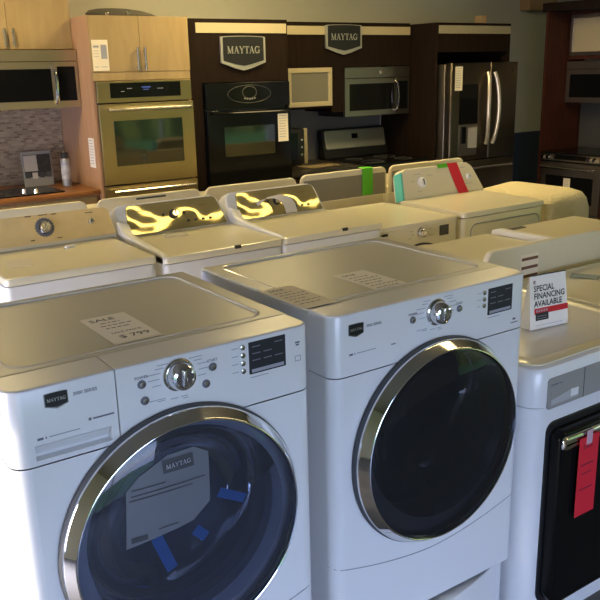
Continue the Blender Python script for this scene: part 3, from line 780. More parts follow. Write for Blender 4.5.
k.loft(rings)
cs = tag(k.build('paper_strip', mat('grey_paper_strip', (.68, .65, .60), .6), at=(0, 0, 0)), 'pale grey paper strip curling from a gold console down to its lid', 'paper strip')
cs.location = (2.546, YW, 0)

# (4) front loader in the second row
def plain_loader(name, label, cat, loc, rotz, w, console=True, dcol=None):
    d, H = .70, .93
    t = thing(name, label, cat, loc, rotz)
    k = MB(); k.slab(lambda i: [(x, y) for x, y in plan(w, d, .04)], 0, .902, .002); k.build('body', M['enamel_cream'], t)
    top_panel(w, d, .9035, H, .04, fr_r=.02).build('top_panel', M['enamel_cream'], t)
    zc = .53
    k = MB(); k.lathe([(.275, .002), (.275, -.006), (.268, -.010)], (0, 0, zc), 72, True); dr = k.build('door', M['seam'], t)
    k = MB(); k.lathe([(.266, -.008), (.262, -.03), (.24, -.045), (.20, -.05)], (0, 0, zc), 72); k.build('door_ring', M['plastic_cream'], dr)
    k = MB(); k.lathe([(.20, -.05), (.12, -.062), (.002, -.066)], (0, 0, zc), 72); k.build('door_glass', M['black'], dr)
    if console:
        knob(t, .0, .866, 0, .026, .03)
        k = MB(); k.front(.150, .225, .828, .890, 0, .002, .003); k.build('display', M['display'], t)
        k = MB(); k.bars([(-.09, -.06, .88, .003), (-.08, -.05, .86, .003), (.06, .09, .88, .003), (-.1, -.07, .84, .003), (.135, .145, .88, .003), (.135, .145, .865, .003), (.135, .145, .85, .003), (.06, .10, .84, .003)], -.0006); k.build('lettering', M['print_soft'], t, smooth=0)
        k = MB(); k.front(-.30, -.255, .879, .893, 0, .004, .003); k.build('badge', M['black_soft'], t)
        k = MB(); k.front(-.315, -.12, .80, .805, 0, .001); k.build('drawer_seam', M['soft_seam'], t)
    return t
plain_loader('washing_machine', 'flat white machine top beyond the financing sign, with a blue grey slip on it', 'washing machine', (2.870, 1.45, 0), 0, .68, console=False)
bt = sheet('paper_tag', 'blue grey paper slip lying on a flat white machine top beyond the sign', 2.375, 2.495, 2.005, 2.085, .9332, M['paper_blue'], lambda k, hx, hy, z: k.poly([(.8 * hx, -.5 * hy, z), (.92 * hx, -.5 * hy, z), (.92 * hx, .3 * hy, z), (.8 * hx, .3 * hy, z)]), 'paper tag', skew=math.radians(-62))
bt.location = (2.860, 2.03, .9258); bt.rotation_euler = (0, 0, math.radians(-62))
w4 = plain_loader('washing_machine', 'cream white front-loading washer with knob and small display, between gold console and red tagged dryer', 'washing machine', (3.195, 3.40, 0), 0, .630)

# (5) dryer with cream console, red tag
DX = 3.905
d5 = top_loader('clothes_dryer', 'cream white dryer with rounded console carrying a red tag, in the second row', 'dryer', (DX, YW + .02, 0), .745, bodym=M['enamel_cream'], rise=.008, ztop=.944, depth=.60)
T5 = tilt(.535, .951, 20)
k = MB(); k.slab(lambda i: trap(-.372, .400, 0, .215, .035, .085, .06, i), -.085, 0, .016, T5); c5 = k.build('console', M['plastic_cream'], d5)
k = MB(); k.slab(lambda i: trap(-.3765, -.360, .004, .19, .030, -.03, .006, i), -.070, .002, .001, T5); k.build('teal_strip', M['teal'], c5)
tk(d5, -.180, .108, T5, .040, .026, M['plastic_white'], M['plastic_white'])
tk(d5, .262, .108, T5, .024, .02, M['plastic_white'], M['plastic_white'])
dash(c5, [(-.27, -.24, .12, .003), (-.24, -.17, .165, .003), (-.12, -.07, .15, .003), (-.23, -.19, .05, .003), (.2, .25, .175, .003), (.22, .29, .06, .003)], T5, M['print_soft'], n0=.0008)
k = MB()
k.tube([(p[0], -.0008, p[1]) for p in [(x, z) for x, z in rr(-.30, .335, .30, .862, .05)] + [rr(-.30, .335, .30, .862, .05)[0]]], .0035, 6); k.build('door_outline', M['soft_seam'], d5)
k = MB(); k.front(-.295, .33, .305, .857, 0, .006, .048, .003); k.build('door', M['enamel_cream'], d5)
# red tag: a strip lying over the console face
def strip_on(T, name, label, u0, u1, v0, v1, m, dx, lean=0.0, hook=.0, cat='tag', n0=.0025):
    Tm = Matrix.Translation((dx, YW + .02, 0)) @ T
    base_ = Tm @ V(((u0 + u1) / 2, v0, n0))
    k = MB(); rows = [(v0, n0 + .004), (v0 + (v1 - v0) * .3, n0 + .001), (v0 + (v1 - v0) * .7, n0), (v1, n0)]
    if hook: rows += [(v1 + .004, n0 - .012), (v1 + .005, n0 - hook)]
    rings = []
    for v, n_ in rows:
        sh = lean * (1 - (v - v0) / (v1 - v0))
        p = [Tm @ V((u0 + sh, v, n_)), Tm @ V((u1 + sh, v, n_)), Tm @ V((u1 + sh, v, n_ + .0012)), Tm @ V((u0 + sh, v, n_ + .0012))]
        rings.append(p)
    k.loft(rings)
    return tag(k.build(name, m, at=tuple(base_)), label, cat)
strip_on(T5, 'sale_tag', 'red tag hanging down the cream dryer console', .085, .180, -.010, .216, M['red'], DX, .048, cat='tag')
strip_on(T5, 'green_tape', 'bright green tape at the top edge of the cream dryer console', -.005, .085, .188, .216, M['green'], DX, 0, cat='tape', hook=.03)

# (6) machine under a foam sheet
d6 = thing('washing_machine', 'machine draped in a padded cream foam sheet, right of the red tagged dryer', 'washing machine', (4.562, 3.42, 0))
k = MB(); k.slab(lambda i: rr(-.225 + i, .205 - i, i, .68 - i, .03), 0, .80, .004); k.build('body', M['enamel_cream'], d6)
k = MB(); L = []
for a, z in ((.0, .735), (-.006, .76), (-.004, .84), (.010, .90), (.035, .930), (.085, .950), (.16, .958), (.26, .962)):
    L.append([V((x, y, z + .010 * math.sin(x * 9) * (1 if z > .9 else 0))) for x, y in rr(-.238 + a * .5, .250 - a * .85, -.022 + a, .70 - a, .08, 8)])
k.loft(L); k.build('foam_cover', M['foam'], d6)

# ------------------------------------------------------------------ machines seen from behind (turned to face the far wall)
def backed(name, label, x0, x1, yb, ztop=.93, zc=1.06, cat='washing machine', grey=False, slot=False, zlid=None, conmat=None):
    """machine facing +y: its console's back stands at yb"""
    w = x1 - x0; dep = .70
    t = thing(name, label, cat, ((x0 + x1) / 2, yb + dep, 0), PI)
    k = MB(); k.slab(lambda i: rr(-w / 2 + i, w / 2 - i, i, dep - .032 - i, .03), 0, ztop - .04, .004); k.build('body', M['enamel_cream'], t)
    k = MB(); k.slab(lambda i: rr(-w / 2 + i, w / 2 - i, -.008 + i, dep - .10 - i, .025), ztop - .036, ztop, .009); k.build('lid', M['enamel_cream'], t)
    Mx = Matrix(((1, 0, 0, 0), (0, 0, 1, dep - .030), (0, 1, 0, 0), (0, 0, 0, 1)))      # u = x, v = z, n = +y (towards the viewer once turned)
    k = MB(); k.slab(lambda i: trap(-w / 2 + .003, w / 2 - .003, ztop - .035, zc, .012, .012, .045, i), 0, .030, .009, Mx, True); c = k.build('console', conmat or M['plastic_cream'], t)
    if grey:
        k = MB(); k.slab(lambda i: trap(-w / 2 + .025, w / 2 - .025, ztop - .030, zc - .042, .004, .004, .004, i), .0292, .0312, .001, Mx); k.build('back_plate', M['grey_back'], c)
    if slot:
        k = MB(); k.slab(lambda i: rr(-.10 + i, .10 - i, zc - .026 + i, zc - .015 - i, .004), .0292, .0318, .0005, Mx); k.build('hand_slot', M['seam'], c)
    return t
backed('washing_machine', 'white machine turned backwards, under the wooden counter edge behind the champagne console', .93, 1.655, 4.60, zc=1.085, ztop=.95)
backed('washing_machine', 'white machine turned backwards with dark hand slot, in front of the steel wall oven', 1.69, 2.412, 4.60, zc=1.082, slot=True, ztop=.95)
backed('washing_machine', 'white machine turned backwards, in front of the black wall oven', 2.422, 3.158, 4.60, zc=1.082, ztop=.95)
backed('clothes_dryer', 'grey-backed dryer turned backwards with green tape over its rear edge', 3.175, 3.975, 4.60, zc=1.09, grey=True, ztop=.92, cat='dryer')
backed('clothes_dryer', 'grey-backed dryer turned backwards behind the cream console with red tag', 3.99, 4.79, 4.60, zc=1.09, grey=True, ztop=.92, cat='dryer')
k = MB(); gx = 3.775
k.loft([[V((gx - .05, y, z)), V((gx + .05, y, z)), V((gx + .05, y + .002, z)), V((gx - .05, y + .002, z))] for y, z in ((4.595, .895), (4.592, .95), (4.594, 1.03), (4.596, 1.092), (4.61, 1.097), (4.66, 1.095))])
tag(k.build('green_tape', M['green'], at=(gx, 4.6, .895)), 'wide green tape strip hanging over the grey back of a dryer', 'tape')
h1 = backed('washing_machine', 'white machine turned backwards with a striped brown label, behind the financing sign', 2.445, 3.235, 2.215, zc=1.058)
lb = thing('energy_label', 'cream label with three brown stripes on the back of a turned machine', 'label', (2.715, 2.2135, .89))
k = MB(); k.box(-.055, .062, -.0012, 0, .0, .125); k.build('paper', M['paper_warm'], lb, smooth=0)
k = MB()
for z in (.022, .060, .098): k.poly([(-.048, -.0018, z), (.058, -.0018, z), (.058, -.0018, z + .013), (-.048, -.0018, z + .013)])
k.build('stripes', M['print_brown'], lb, smooth=0)
h2 = backed('washing_machine', 'white machine turned backwards with a raised white lid shoulder, right of the striped label', 3.255, 3.965, 2.215, ztop=.938, zc=1.062)
k = MB(); prof = [(-.008, .90), (.0, .932), (.03, .942), (.45, .948), (.60, .960), (.60, .90)]
k.loft([[V((x0, y, z + (dz if z > .92 else 0))) for y, z in prof] for x0, dz in ((.3555, -.004), (.350, .012), (.31, .012), (.295, -.004))]); k.build('deck_shoulder', M['plastic_white'], h2)
k = MB(); k.rbox(.13, .27, .012, .055, .9375, .9405, .01, .001); k.build('gap_shadow', M['seam'], h2)  # dark patch standing in for the shadowed gap before the foam-covered machine
h0 = plain_loader('washing_machine', 'flat-topped white machine turned backwards, directly behind the dark-door dryer', 'washing machine', (2.090, 2.98, 0), PI, .68, console=False)

# ------------------------------------------------------------------ maple kitchen at the left
def bar_handle(mb, p0, p1, r, stand, axis=(0, -1, 0)):
    p0, p1 = V(p0), V(p1); a = V(axis) * stand
    mb.tube([p0 + a, p0.lerp(p1, .5) + a, p1 + a], r, 10)
    d = (p1 - p0).normalized()
    for p in (p0 + d * r * 3, p1 - d * r * 3): mb.cyl(p, p + a, r * .8, 10)
    return mb
ms = tag(MB().box(.2, 2.246, 6.735, 6.749, .92, 1.57).build('mosaic_backsplash', M['mosaic'], smooth=0, at=(1.2, 6.74, .92)), 'brown mosaic tile backsplash behind the cooktop', 'backsplash')
bc = thing('base_cabinet', 'maple base cabinet under the wooden edged counter', 'cabinet', (1.25, 6.01, 0))
MB().box(-.98, .99, 0, .70, .1, .911).build('body', M['maple_side'], bc, smooth=0)
for x in (-.96, -.30, .35):
    k = MB(); k.front(x, x + .62, .14, .895, 0, .02, .003, .002); dd = k.build('door', M['maple'], bc)
    k = MB(); bar_handle(k, (x + .56, -.02, .62), (x + .56, -.02, .78), .005, .03); k.build('handle', M['chrome_satin'], dd)
MB().box(-.98, .99, .05, .70, 0, .1).build('toe_kick', M['black_soft'], bc, smooth=0)
ct = tag(MB().box(.22, 2.2485, 5.965, 6.733, .912, .947, .006).build('countertop', M['oak'], at=(1.25, 5.965, .912)), 'reddish wooden countertop holding the black glass cooktop', 'countertop')
ck = thing('cooktop', 'black glass cooktop with two chrome knobs, on the wooden counter', 'cooktop', (1.55, 6.25, .947))
MB().slab(lambda i: rr(-.40 + i, .44 - i, -.225 + i, .22 - i, .015), 0, .008, .003).build('glass_top', M['black'], ck)
for x, y in ((.165, -.10), (.235, -.168)):
    k = MB(); k.cyl((x, y, .008), (x, y, .034), .017, 24, .015); kk = k.build('knob', M['chrome'], ck)
    k = MB(); k.box(x - .004, x + .004, y - .018, y + .018, .034, .042, .002); k.build('grip', M['chrome'], kk)
# tile sample board leaning on the splash
tb = thing('sample_board', 'grey framed board of tile samples propped up in front of the mosaic wall', 'sample board', (1.945, 6.50, .947))
Tb = Matrix(((1, 0, 0, 0), (0, .12, -.993, 0), (0, .993, .12, .003), (0, 0, 0, 1)))
def tbx(u0, u1, v0, v1, n0, n1, name, m, par=None):
    k = MB(); k.rbox(u0, u1, v0, v1, n0, n1, .002, .001, Tb); return k.build(name, m, par or tb)
tbx(-.118, .118, 0, .275, -.012, 0, 'board', M['grey_panel'])
tbx(-.104, .108, .075, .250, 0, .001, 'dark_field', mat('dark_sample_field', (.03, .028, .03), .5))
for u0, u1, v0, v1, m in ((-.103, .0, .120, .245, mat('pale_tile', (.46, .42, .38), .4)), (.006, .108, .12, .245, mat('black_stone_tile', (.035, .03, .03), .35, vary=.5, vscale=50)),
                          (-.104, -.062, .068, .108, mat('slate_tile', (.05, .055, .055), .4)), (-.048, -.006, .060, .108, mat('ivory_tile', (.55, .5, .45), .4)),
                          (.010, .052, .066, .106, mat('dark_tile', (.05, .055, .06), .4)), (.064, .106, .066, .106, mat('grey_tile', (.09, .09, .09), .4))):
    tbx(u0, u1, v0, v1, .001, .007, 'tile', m)
sc_ = thing('spray_can', 'silver spray can with dark cap beside the tile sample board', 'spray can', (2.115, 6.34, .947))
k = MB(); k.loft([[V((r * math.cos(2 * PI * i / 28), r * math.sin(2 * PI * i / 28), z)) for i in range(28)] for r, z in ((.034, 0), (.037, .004), (.037, .20), (.034, .214), (.027, .222))]); k.build('can', M['spray'], sc_)
k = MB(); k.loft([[V((r * math.cos(2 * PI * i / 28), r * math.sin(2 * PI * i / 28), z)) for i in range(28)] for r, z in ((.029, .222), (.029, .262), (.024, .270), (.010, .272))]); k.build('cap', M['black_soft'], sc_)
k = MB(); k.loft([[V((.0375 * math.cos(2 * PI * i / 28), .0375 * math.sin(2 * PI * i / 28), z)) for i in range(28)] for z in (.06, .17)], cap=False); k.build('label_wrap', mat('can_label', (.42, .43, .46), .4, vary=.4, vscale=25), sc_)
# upper cabinet + microwave
uc = thing('upper_cabinet', 'maple wall cabinet with two doors above the left microwave', 'cabinet', (1.85, 6.285, 1.992))
MB().box(-.52, .396, .02, .46, 0, .72).build('body', M['maple_side'], uc, smooth=0)
for x0, x1, hx in ((-.52, -.0805, -.11), (-.0785, .396, -.048)):
    k = MB(); k.front(x0 + .001, x1, 0, .72, .02, .02, .002, .001); dd = k.build('door', M['maple'], uc)
    k = MB(); bar_handle(k, (hx, 0, .02), (hx, 0, .145), .009, .03); k.build('handle', M['chrome_satin'], dd)
def microwave(name, label, loc, rotz, w, h, d, steel, knobside=1, topstrip=.08, handle='bow', logo=False):
    t = thing(name, label, 'microwave', loc, rotz)
    MB().box(-w / 2, w / 2, .03, d, 0, h, .004).build('body', M['black_soft'], t)
    k = MB(); k.front(-w / 2, w / 2, h - topstrip, h, .03, .03, .004, .003); k.build('vent_panel', steel, t)
    xs = w / 2 - .185
    k = MB(); k.front(-w / 2, xs, 0, h - topstrip - .004, .03, .03, .004, .003); dr = k.build('door', steel, t)
    k = MB(); k.front(-w / 2 + .055, xs - .025, .055, h - topstrip - .055, 0, .002, .004); k.build('window', M['black'], dr)
    k = MB(); k.front(xs + .003, w / 2, 0, h - topstrip - .004, .03, .029, .004, .003); cp = k.build('control_panel', steel, t)
    k = MB(); k.front(xs + .022, w / 2 - .025, .05, h - topstrip - .04, .001, .002, .004); k.build('keypad', M['black'], cp)
    k = MB(); hx = xs - .004
    pts = [(hx, -.002, .035), (hx, -.035, .06), (hx, -.050, (h - topstrip) * .5), (hx, -.035, h - topstrip - .06), (hx, -.002, h - topstrip - .035)]
    k.tube(pts, .012, 10); k.build('handle', M['chrome'], dr)
    if logo:
        k = MB(); k.lathe([(.022, 0), (.020, -.004), (.001, -.005)], (0.03, 0, h - topstrip / 2), 24, True); k.build('badge', M['chrome'], t)
    return t
microwave('microwave', 'olive stainless over-range microwave under the maple cabinet', (1.84, 6.21, 1.563), 0, .81, .422, .52, M['steel_pale'])
# tall oven cabinet
oc = thing('oven_cabinet', 'tall maple cabinet holding the steel wall oven', 'cabinet', (2.655, 5.95, 0))
k = MB(); k.box(-.405, -.385, 0, .79, 0, 2.217); k.box(.385, .405, 0, .79, 0, 2.217); k.box(-.385, .385, .77, .79, 0, 2.217); k.box(-.385, .385, 0, .77, 2.197, 2.217); k.box(-.385, .385, 0, .77, 1.752, 1.80); k.box(-.385, .385, 0, .77, .1, .40)
k.build('body', M['maple_side'], oc, smooth=0)
for x0, x1, hx in ((-.403, -.0135, -.045), (-.0105, .403, .016)):
    k = MB(); k.front(x0, x1, 1.815, 2.215, -.001, .02, .002, .001); dd = k.build('door', M['maple'], oc)
    k = MB(); bar_handle(k, (hx, -.021, 1.825), (hx, -.021, 1.99), .009, .03); k.build('handle', M['chrome_satin'], dd)
k = MB(); k.front(-.403, .403, 1.752, 1.812, -.001, .018, .001); k.build('rail', M['maple'], oc, smooth=0)
wo = thing('wall_oven', 'olive stainless double wall oven with a green reflecting window, in the maple cabinet', 'oven', (2.655, 5.945, .0))
MB().box(-.38, .38, .01, .60, .42, 1.745).build('body', M['black_soft'], wo, smooth=0)
k = MB(); k.front(-.39, .396, 1.592, 1.748, .0, .03, .005, .004); cp = k.build('control_panel', M['steel'], wo)
k = MB(); k.front(-.285, .300, 1.625, 1.735, -.03, .002, .004); k.build('display', M['black'], cp)
k = MB(); k.bars([(-.03, .045, 1.695, .009), (-.02, .03, 1.68, .005)], -.0326); k.build('clock', mat('clock_digits', (.05, .08, .30), .4, emit=.6), cp, smooth=0)
k = MB(); k.bars([(-.15, -.11, 1.69, .005), (.1, .15, 1.685, .004), (-.2, -.17, 1.67, .004)], -.0326); k.build('lettering', M['print_soft'], cp, smooth=0)
for z0, z1 in ((.976, 1.582), (.42, .966)):
    k = MB(); k.front(-.39, .40, z0, z1, .0, .04, .005, .004); dd = k.build('door', M['steel'], wo)
    k = MB(); k.front(-.282, .292, z0 + .14, z1 - .125, -.04, .003, .006); k.build('window', M['oven_window'], dd)
    k = MB(); bar_handle(k, (-.335, -.04, z1 - .042), (.360, -.04, z1 - .042), .013, .045); k.build('handle', M['chrome_satin'], dd)
# papers on it, hat on it
def wall_paper(name, label, loc, w, h, rotz, m, cat='paper', extra=None):
    t = thing(name, label, cat, loc, rotz)
    MB().box(-w / 2, w / 2, -.0012, -.0002, 0, h).build('paper', m, t, smooth=0)
    k = MB()
    if extra: extra(k)
    else:
        z = h - .02
        while z > .02:
            k.poly([(-w * .38, -.0017, z), (w * (.1 + .28 * random.random()), -.0017, z), (w * .3, -.0017, z + .004), (-w * .38, -.0017, z + .004)]); z -= .022
    k.build('print', M['print_soft'], t, smooth=0)
    return t
def form(k):
    q = lambda x0, x1, z0, z1: k.poly([(x0, -.0017, z0), (x1, -.0017, z0), (x1, -.0017, z1), (x0, -.0017, z1)])
    q(.005, .052, .085, .185); q(-.052, -.008, .165, .18); q(-.052, -.01, .14, .143); q(-.052, -.012, .12, .123); q(-.052, -.01, .10, .103); q(-.05, -.02, .026, .03); q(.0, .05, .026, .03)
wall_paper('notice', 'white printed notice taped on the left maple door above the steel oven', (2.324, 5.928, 1.825), .125, .22, 0, M['paper_warm'], 'notice', form)
sp = wall_paper('notice', 'narrow white slip taped on the side of the maple oven cabinet', (2.249, 6.085, 1.105), .115, .225, -PI / 2, M['paper'], 'notice')
hat = thing('straw_tray', 'dark low woven tray lying on top of the maple oven cabinet', 'tray', (2.655, 6.2, 2.2175))
k = MB(); L = []
for s, z in ((.90, 0), (1, .012), (.92, .03), (.72, .052), (.45, .064), (.2, .068)):
    L.append([V((.29 * s * math.cos(a) - (.10 * (z / .068) ), .16 * s * math.sin(a), z)) for a in [2 * PI * i / 40 for i in range(40)]])
k.loft(L); k.build('dome', M['fabric_dark'], hat)
k = MB(); k.lathe([(.018, 0), (.016, -.006), (.002, -.008)], (-.04, -.163, .03), 20, True); k.build('clasp', M['chrome_satin'], hat)
k = MB(); k.box(-.215, -.19, -.150, -.135, .004, .03, .003); k.build('side_clip', M['chrome_satin'], hat)

# ------------------------------------------------------------------ espresso display
tw_ = thing('oven_tower', 'dark brown tower cabinet with champagne strip and shield sign, holding the black oven', 'cabinet', (3.54, 5.95, 0))
k = MB(); k.box(-.468, -.44, 0, .79, 0, 2.207); k.box(.44, .468, 0, .79, 0, 2.207); k.box(-.44, .44, .77, .79, 0, 2.207); k.box(-.44, .44, .0, .77, 1.715, 2.207); k.box(-.44, .44, 0, .77, .08, .42); k.box(-.44, -.372, 0, .02, .42, 1.715)
k.build('body', M['espresso'], tw_, smooth=0)
k = MB(); k.front(-.405, .455, 2.098, 2.175, 0, .006, .001); k.build('champagne_strip', M['strip'], tw_, smooth=0)
brand_plate(tw_, .018, 1.966, -.0005, .425, .20, .062, .02, .74, M['plate_silver'], rim=.90)
bo = thing('wall_oven', 'glossy black wall oven with an oval control dial, in the dark brown tower', 'oven', (3.59, 5.945, 0))
MB().box(-.41, .38, .01, .60, .43, 1.705).build('body', M['black_soft'], bo, smooth=0)
k = MB(); k.front(-.412, .405, 1.505, 1.708, 0, .03, .005, .004); cp = k.build('control_panel', M['black'], bo)
k = MB()
def ell(a, b, cx_, cz_, r, y=-.031):
    k.tube([(cx_ + a * math.cos(2 * PI * i / 40), y, cz_ + b * math.sin(2 * PI * i / 40)) for i in range(41)], r, 6)
ell(.21, .072, .0, 1.615, .002); ell(.068, .048, .0, 1.628, .003)
k.build('dial_outline', mat('dial_grey_line', (.10, .095, .085), .4), cp)
k = MB(); k.bars([(-.055 + .024 * i, -.040 + .024 * i, 1.568 + (i - 2) ** 2 * .0016, .010) for i in range(5)], -.0315); k.build('dial_print', mat('dial_print', (.35, .33, .28), .5), cp, smooth=0)
k = MB(); k.front(-.412, .405, .80, 1.485, 0, .035, .005, .004); dd = k.build('door', M['black'], bo)
k = MB(); k.front(-.26, .235, 1.11, 1.355, -.035, .002, .01); k.build('window', M['oven_window'], dd)
k = MB(); k.tube([(-.375, -.036, 1.468), (-.375, -.062, 1.468), (.37, -.062, 1.462), (.37, -.036, 1.462)], .010, 8); k.build('handle', M['black'], dd)
k = MB(); k.front(-.412, .405, .43, .79, 0, .035, .005, .004); k.build('lower_drawer', M['black'], bo)
k = MB(); k.tube([(-.40, -.0335, 1.488), (-.30, -.0335, 1.488)], .003, 6); k.build('trim_glint', M['chrome_satin'], bo)
wall_paper('notice', 'narrow white printed slip on the right side of the black wall oven', (3.908, 5.903, 1.205), .105, .235, 0, M['paper_warm'], 'notice')
up = thing('upper_cabinet', 'long dark brown upper cabinet run with champagne strip above the steel microwave', 'cabinet', (4.86, 6.285, 0))
k = MB(); k.box(-.845, .852, .0, .46, 1.815, 2.215); k.box(-.845, -.64, .003, .46, 1.44, 1.815); k.box(-.64, -.13, .022, .46, 1.44, 1.815); k.box(-.13, .012, .003, .46, 1.40, 1.815)
k.build('body', M['espresso'], up, smooth=0)
k = MB(); k.front(-.845, .850, 2.105, 2.180, 0, .006, .001); k.build('champagne_strip', M['strip'], up, smooth=0)
brand_plate(up, .000, 2.085, -.007, .425, .20, .06, .02, .74, M['plate_silver'], rim=.90)
k = MB()
for q in ((-.635, -.125, 1.768, 1.812), (-.635, -.125, 1.462, 1.506), (-.635, -.591, 1.5062, 1.7678), (-.169, -.125, 1.5062, 1.7678)): k.front(*q, .02, .02, .001)
fd = k.build('framed_door', M['strip'], up, smooth=0)
k = MB(); k.front(-.591, -.169, 1.506, 1.768, .018, .006, .001); k.build('frosted_pane', M['frosted'], fd, smooth=0)
microwave('microwave', 'stainless over-range microwave between the dark frosted cabinet and fridge', (5.292, 6.275, 1.345), 0, .83, .462, .44, M['steel_dark'], topstrip=.10, logo=True)
tag(MB().box(4.02, 5.715, 6.749, 6.7495, .90, 1.44).build('splash_panel', M['wall_dark'], smooth=0, at=(4.8, 6.74, .92)), 'plain dark grey panel on the wall behind the range', 'backsplash')
dbc = thing('base_cabinet', 'dark brown base cabinet under the black counter left of the range', 'cabinet', (4.41, 5.99, 0))
MB().box(-.395, .415, 0, .74, .1, .868).build('body', M['espresso'], dbc, smooth=0)
MB().box(-.395, .415, .05, .74, 0, .0995).build('toe_kick', M['black_soft'], dbc, smooth=0)
for x in (-.39, .012):
    k = MB(); k.front(x, x + .395, .13, .85, 0, .02, .002); dd = k.build('door', M['espresso'], dbc)
    k = MB(); bar_handle(k, (x + .2 - .06, -.02, .80), (x + .2 + .06, -.02, .80), .005, .03); k.build('handle', M['chrome_satin'], dd)
tag(MB().box(4.015, 4.86, 5.955, 6.733, .8695, .912, .004).build('countertop', M['granite'], at=(4.4, 5.955, .87)), 'dark speckled countertop left of the range with a loose paper on it', 'countertop')
ap = thing('toaster_oven', 'black boxy countertop appliance beside the black wall oven tower', 'toaster oven', (4.34, 6.40, .912))
MB().rbox(-.145, .145, 0, .26, .012, .345, .02, .012).build('body', M['black_soft'], ap)
k = MB(); k.front(-.12, .06, .05, .31, 0.0005, .004, .01); k.build('door', M['black'], ap)
for z in (.10, .17, .24):
    k = MB(); k.lathe([(.014, 0), (.012, -.012), (.002, -.013)], (.10, 0, z), 20, True); k.build('knob', M['chrome_satin'], ap)
for x in (-.11, .11):
    for y in (.04, .22): k = MB(); k.cyl((x, y, 0), (x, y, .014), .012, 12); k.build('foot', M['black_soft'], ap)
tag(MB().box(4.52, 4.585, 6.50, 6.52, .913, 1.25, .003).build('sample_strip', M['strip'], at=(4.55, 6.5, .913)), 'upright champagne sample strip standing beside the black appliance', 'sample strip')
ps_ = sheet('loose_paper', 'tan paper lying flat on the dark counter left of the range', 4.33, 4.72, 6.12, 6.34, .913, mat('tan_paper', (.30, .23, .12), .7), lambda k, hx, hy, z: k.poly([(-hx * .7, 0, z), (hx * .3, 0, z), (hx * .3, .006, z), (-hx * .7, .006, z)]), 'paper', skew=.1)
rg = thing('range', 'black range with sloped stainless backguard under the stainless microwave', 'range', (5.29, 5.98, 0))
MB().box(-.42, .412, 0, .72, .05, .905).build('body', M['black_soft'], rg, smooth=0)
MB().slab(lambda i: rr(-.425 + i, .412 - i, -.02 + i, .60 - i, .01), .906, .918, .003).build('cooktop', M['black'], rg)
for x, y, r in ((-.2, .14, .11), (.2, .14, .085), (-.2, .43, .085), (.2, .43, .11)):
    k = MB(); kk = [(x + r * math.cos(2 * PI * i / 40), y + r * math.sin(2 * PI * i / 40), .9183) for i in range(41)]; k.tube(kk, .0015, 5); k.build('burner_ring', M['print_grey'], rg)
Tg = tilt(.615, .92, 12)
k = MB(); k.slab(lambda i: rr(-.425 + i, .412 - i, 0 + i, .30 - i, .02), -.08, 0, .008, Tg); bg = k.build('backguard', M['black_soft'], rg)
k = MB(); k.slab(lambda i: rr(-.40 + i, .385 - i, .09 + i, .28 - i, .02), 0, .012, .008, Tg); k.build('backguard_panel', M['steel_bright'], bg)
k = MB(); k.rbox(-.06, .02, .185, .235, .012, .014, .003, .001, Tg); k.build('clock_display', M['black'], bg)
k = MB(); k.front(-.41, .40, .28, .80, 0, .03, .006); dd = k.build('oven_door', M['black'], rg)
k = MB(); bar_handle(k, (-.36, -.03, .76), (.36, -.03, .76), .012, .04); k.build('handle', M['steel_cool'], dd)
# fridge and its surround
fs = thing('fridge_surround', 'dark brown panel surround with champagne strip framing the fridge', 'cabinet', (6.24, 5.92, 0))
k = MB(); k.box(-.515, -.495, 0, .82, 0, 2.203); k.box(.512, .532, 0, .82, 0, 2.203); k.box(-.495, .51, 0, .80, 1.93, 2.203); k.box(-.495, .51, .80, .82, 0, 2.203); k.build('body', M['espresso'], fs, smooth=0)
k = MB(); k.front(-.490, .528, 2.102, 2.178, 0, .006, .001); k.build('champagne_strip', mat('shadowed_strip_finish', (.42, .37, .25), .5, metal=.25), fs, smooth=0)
fg = thing('refrigerator', 'stainless french-door fridge with twin bow handles and water dispenser', 'refrigerator', (6.243, 5.75, 0))
MB().box(-.475, .475, .09, .85, .02, 1.815, .006).build('body', M['steel_dark'], fg)
xm = .070
for x0, x1, s in ((-.475, xm - .003, 1), (xm + .003, .478, -1)):
    k = MB(); k.slab(lambda i: rr(x0 + i, x1 - i, .0 + i, .085 - i, .02), .885, 1.825, .006); dd = k.build('door', M['steel_cool'], fg)
    hx = xm - .045 * s - .0
    k = MB(); pts = []
    for i in range(15):
        q = i / 14; z = 1.03 + .70 * q
        pts.append((hx - s * (.030 * math.sin(PI * q)) , -.012 - .050 * math.sin(PI * q) ** .6, z))
    rings = []
    k.tube(pts, .021, 10); k.build('handle', M['fridge_handle'], dd)
    if s == 1:
        k = MB(); k.front(-.36, -.10, 1.24, 1.62, .0005, .003, .004); dp = k.build('dispenser_panel', M['black'], dd)
        k = MB(); k.front(-.36, -.10, .93, 1.235, .0005, .003, .004); k.build('dispenser_recess', M['steel_dark'], dd)
        k = MB(); k.front(-.325, -.265, 1.05, 1.215, -.0025, .012, .008, .004); k.build('dispenser_paddle', M['black'], dd)
        k = MB(); k.front(-.23, -.10, 1.0, 1.20, -.0026, .001, .002); k.build('dispenser_leaflet', mat('grey_leaflet', (.40, .38, .36), .6), dd)
    else:
        k = MB(); k.lathe([(.015, 0), (.014, -.003), (.001, -.004)], (.39, 0, 1.745), 20, True); k.build('badge', M['black_soft'], dd)
k = MB(); k.slab(lambda i: rr(-.475 + i, .478 - i, i, .085 - i, .02), .05, .872, .006); fz = k.build('freezer_drawer', M['steel_cool'], fg)
k = MB(); bar_handle(k, (-.38, 0, .80), (.38, 0, .80), .014, .05); k.build('handle', M['chrome_satin'], fz)
wall_paper('notice', 'pale printed slip on the upper left of the fridge door', (5.865, 5.748, 1.565), .10, .225, 0, M['paper_warm'], 'notice')
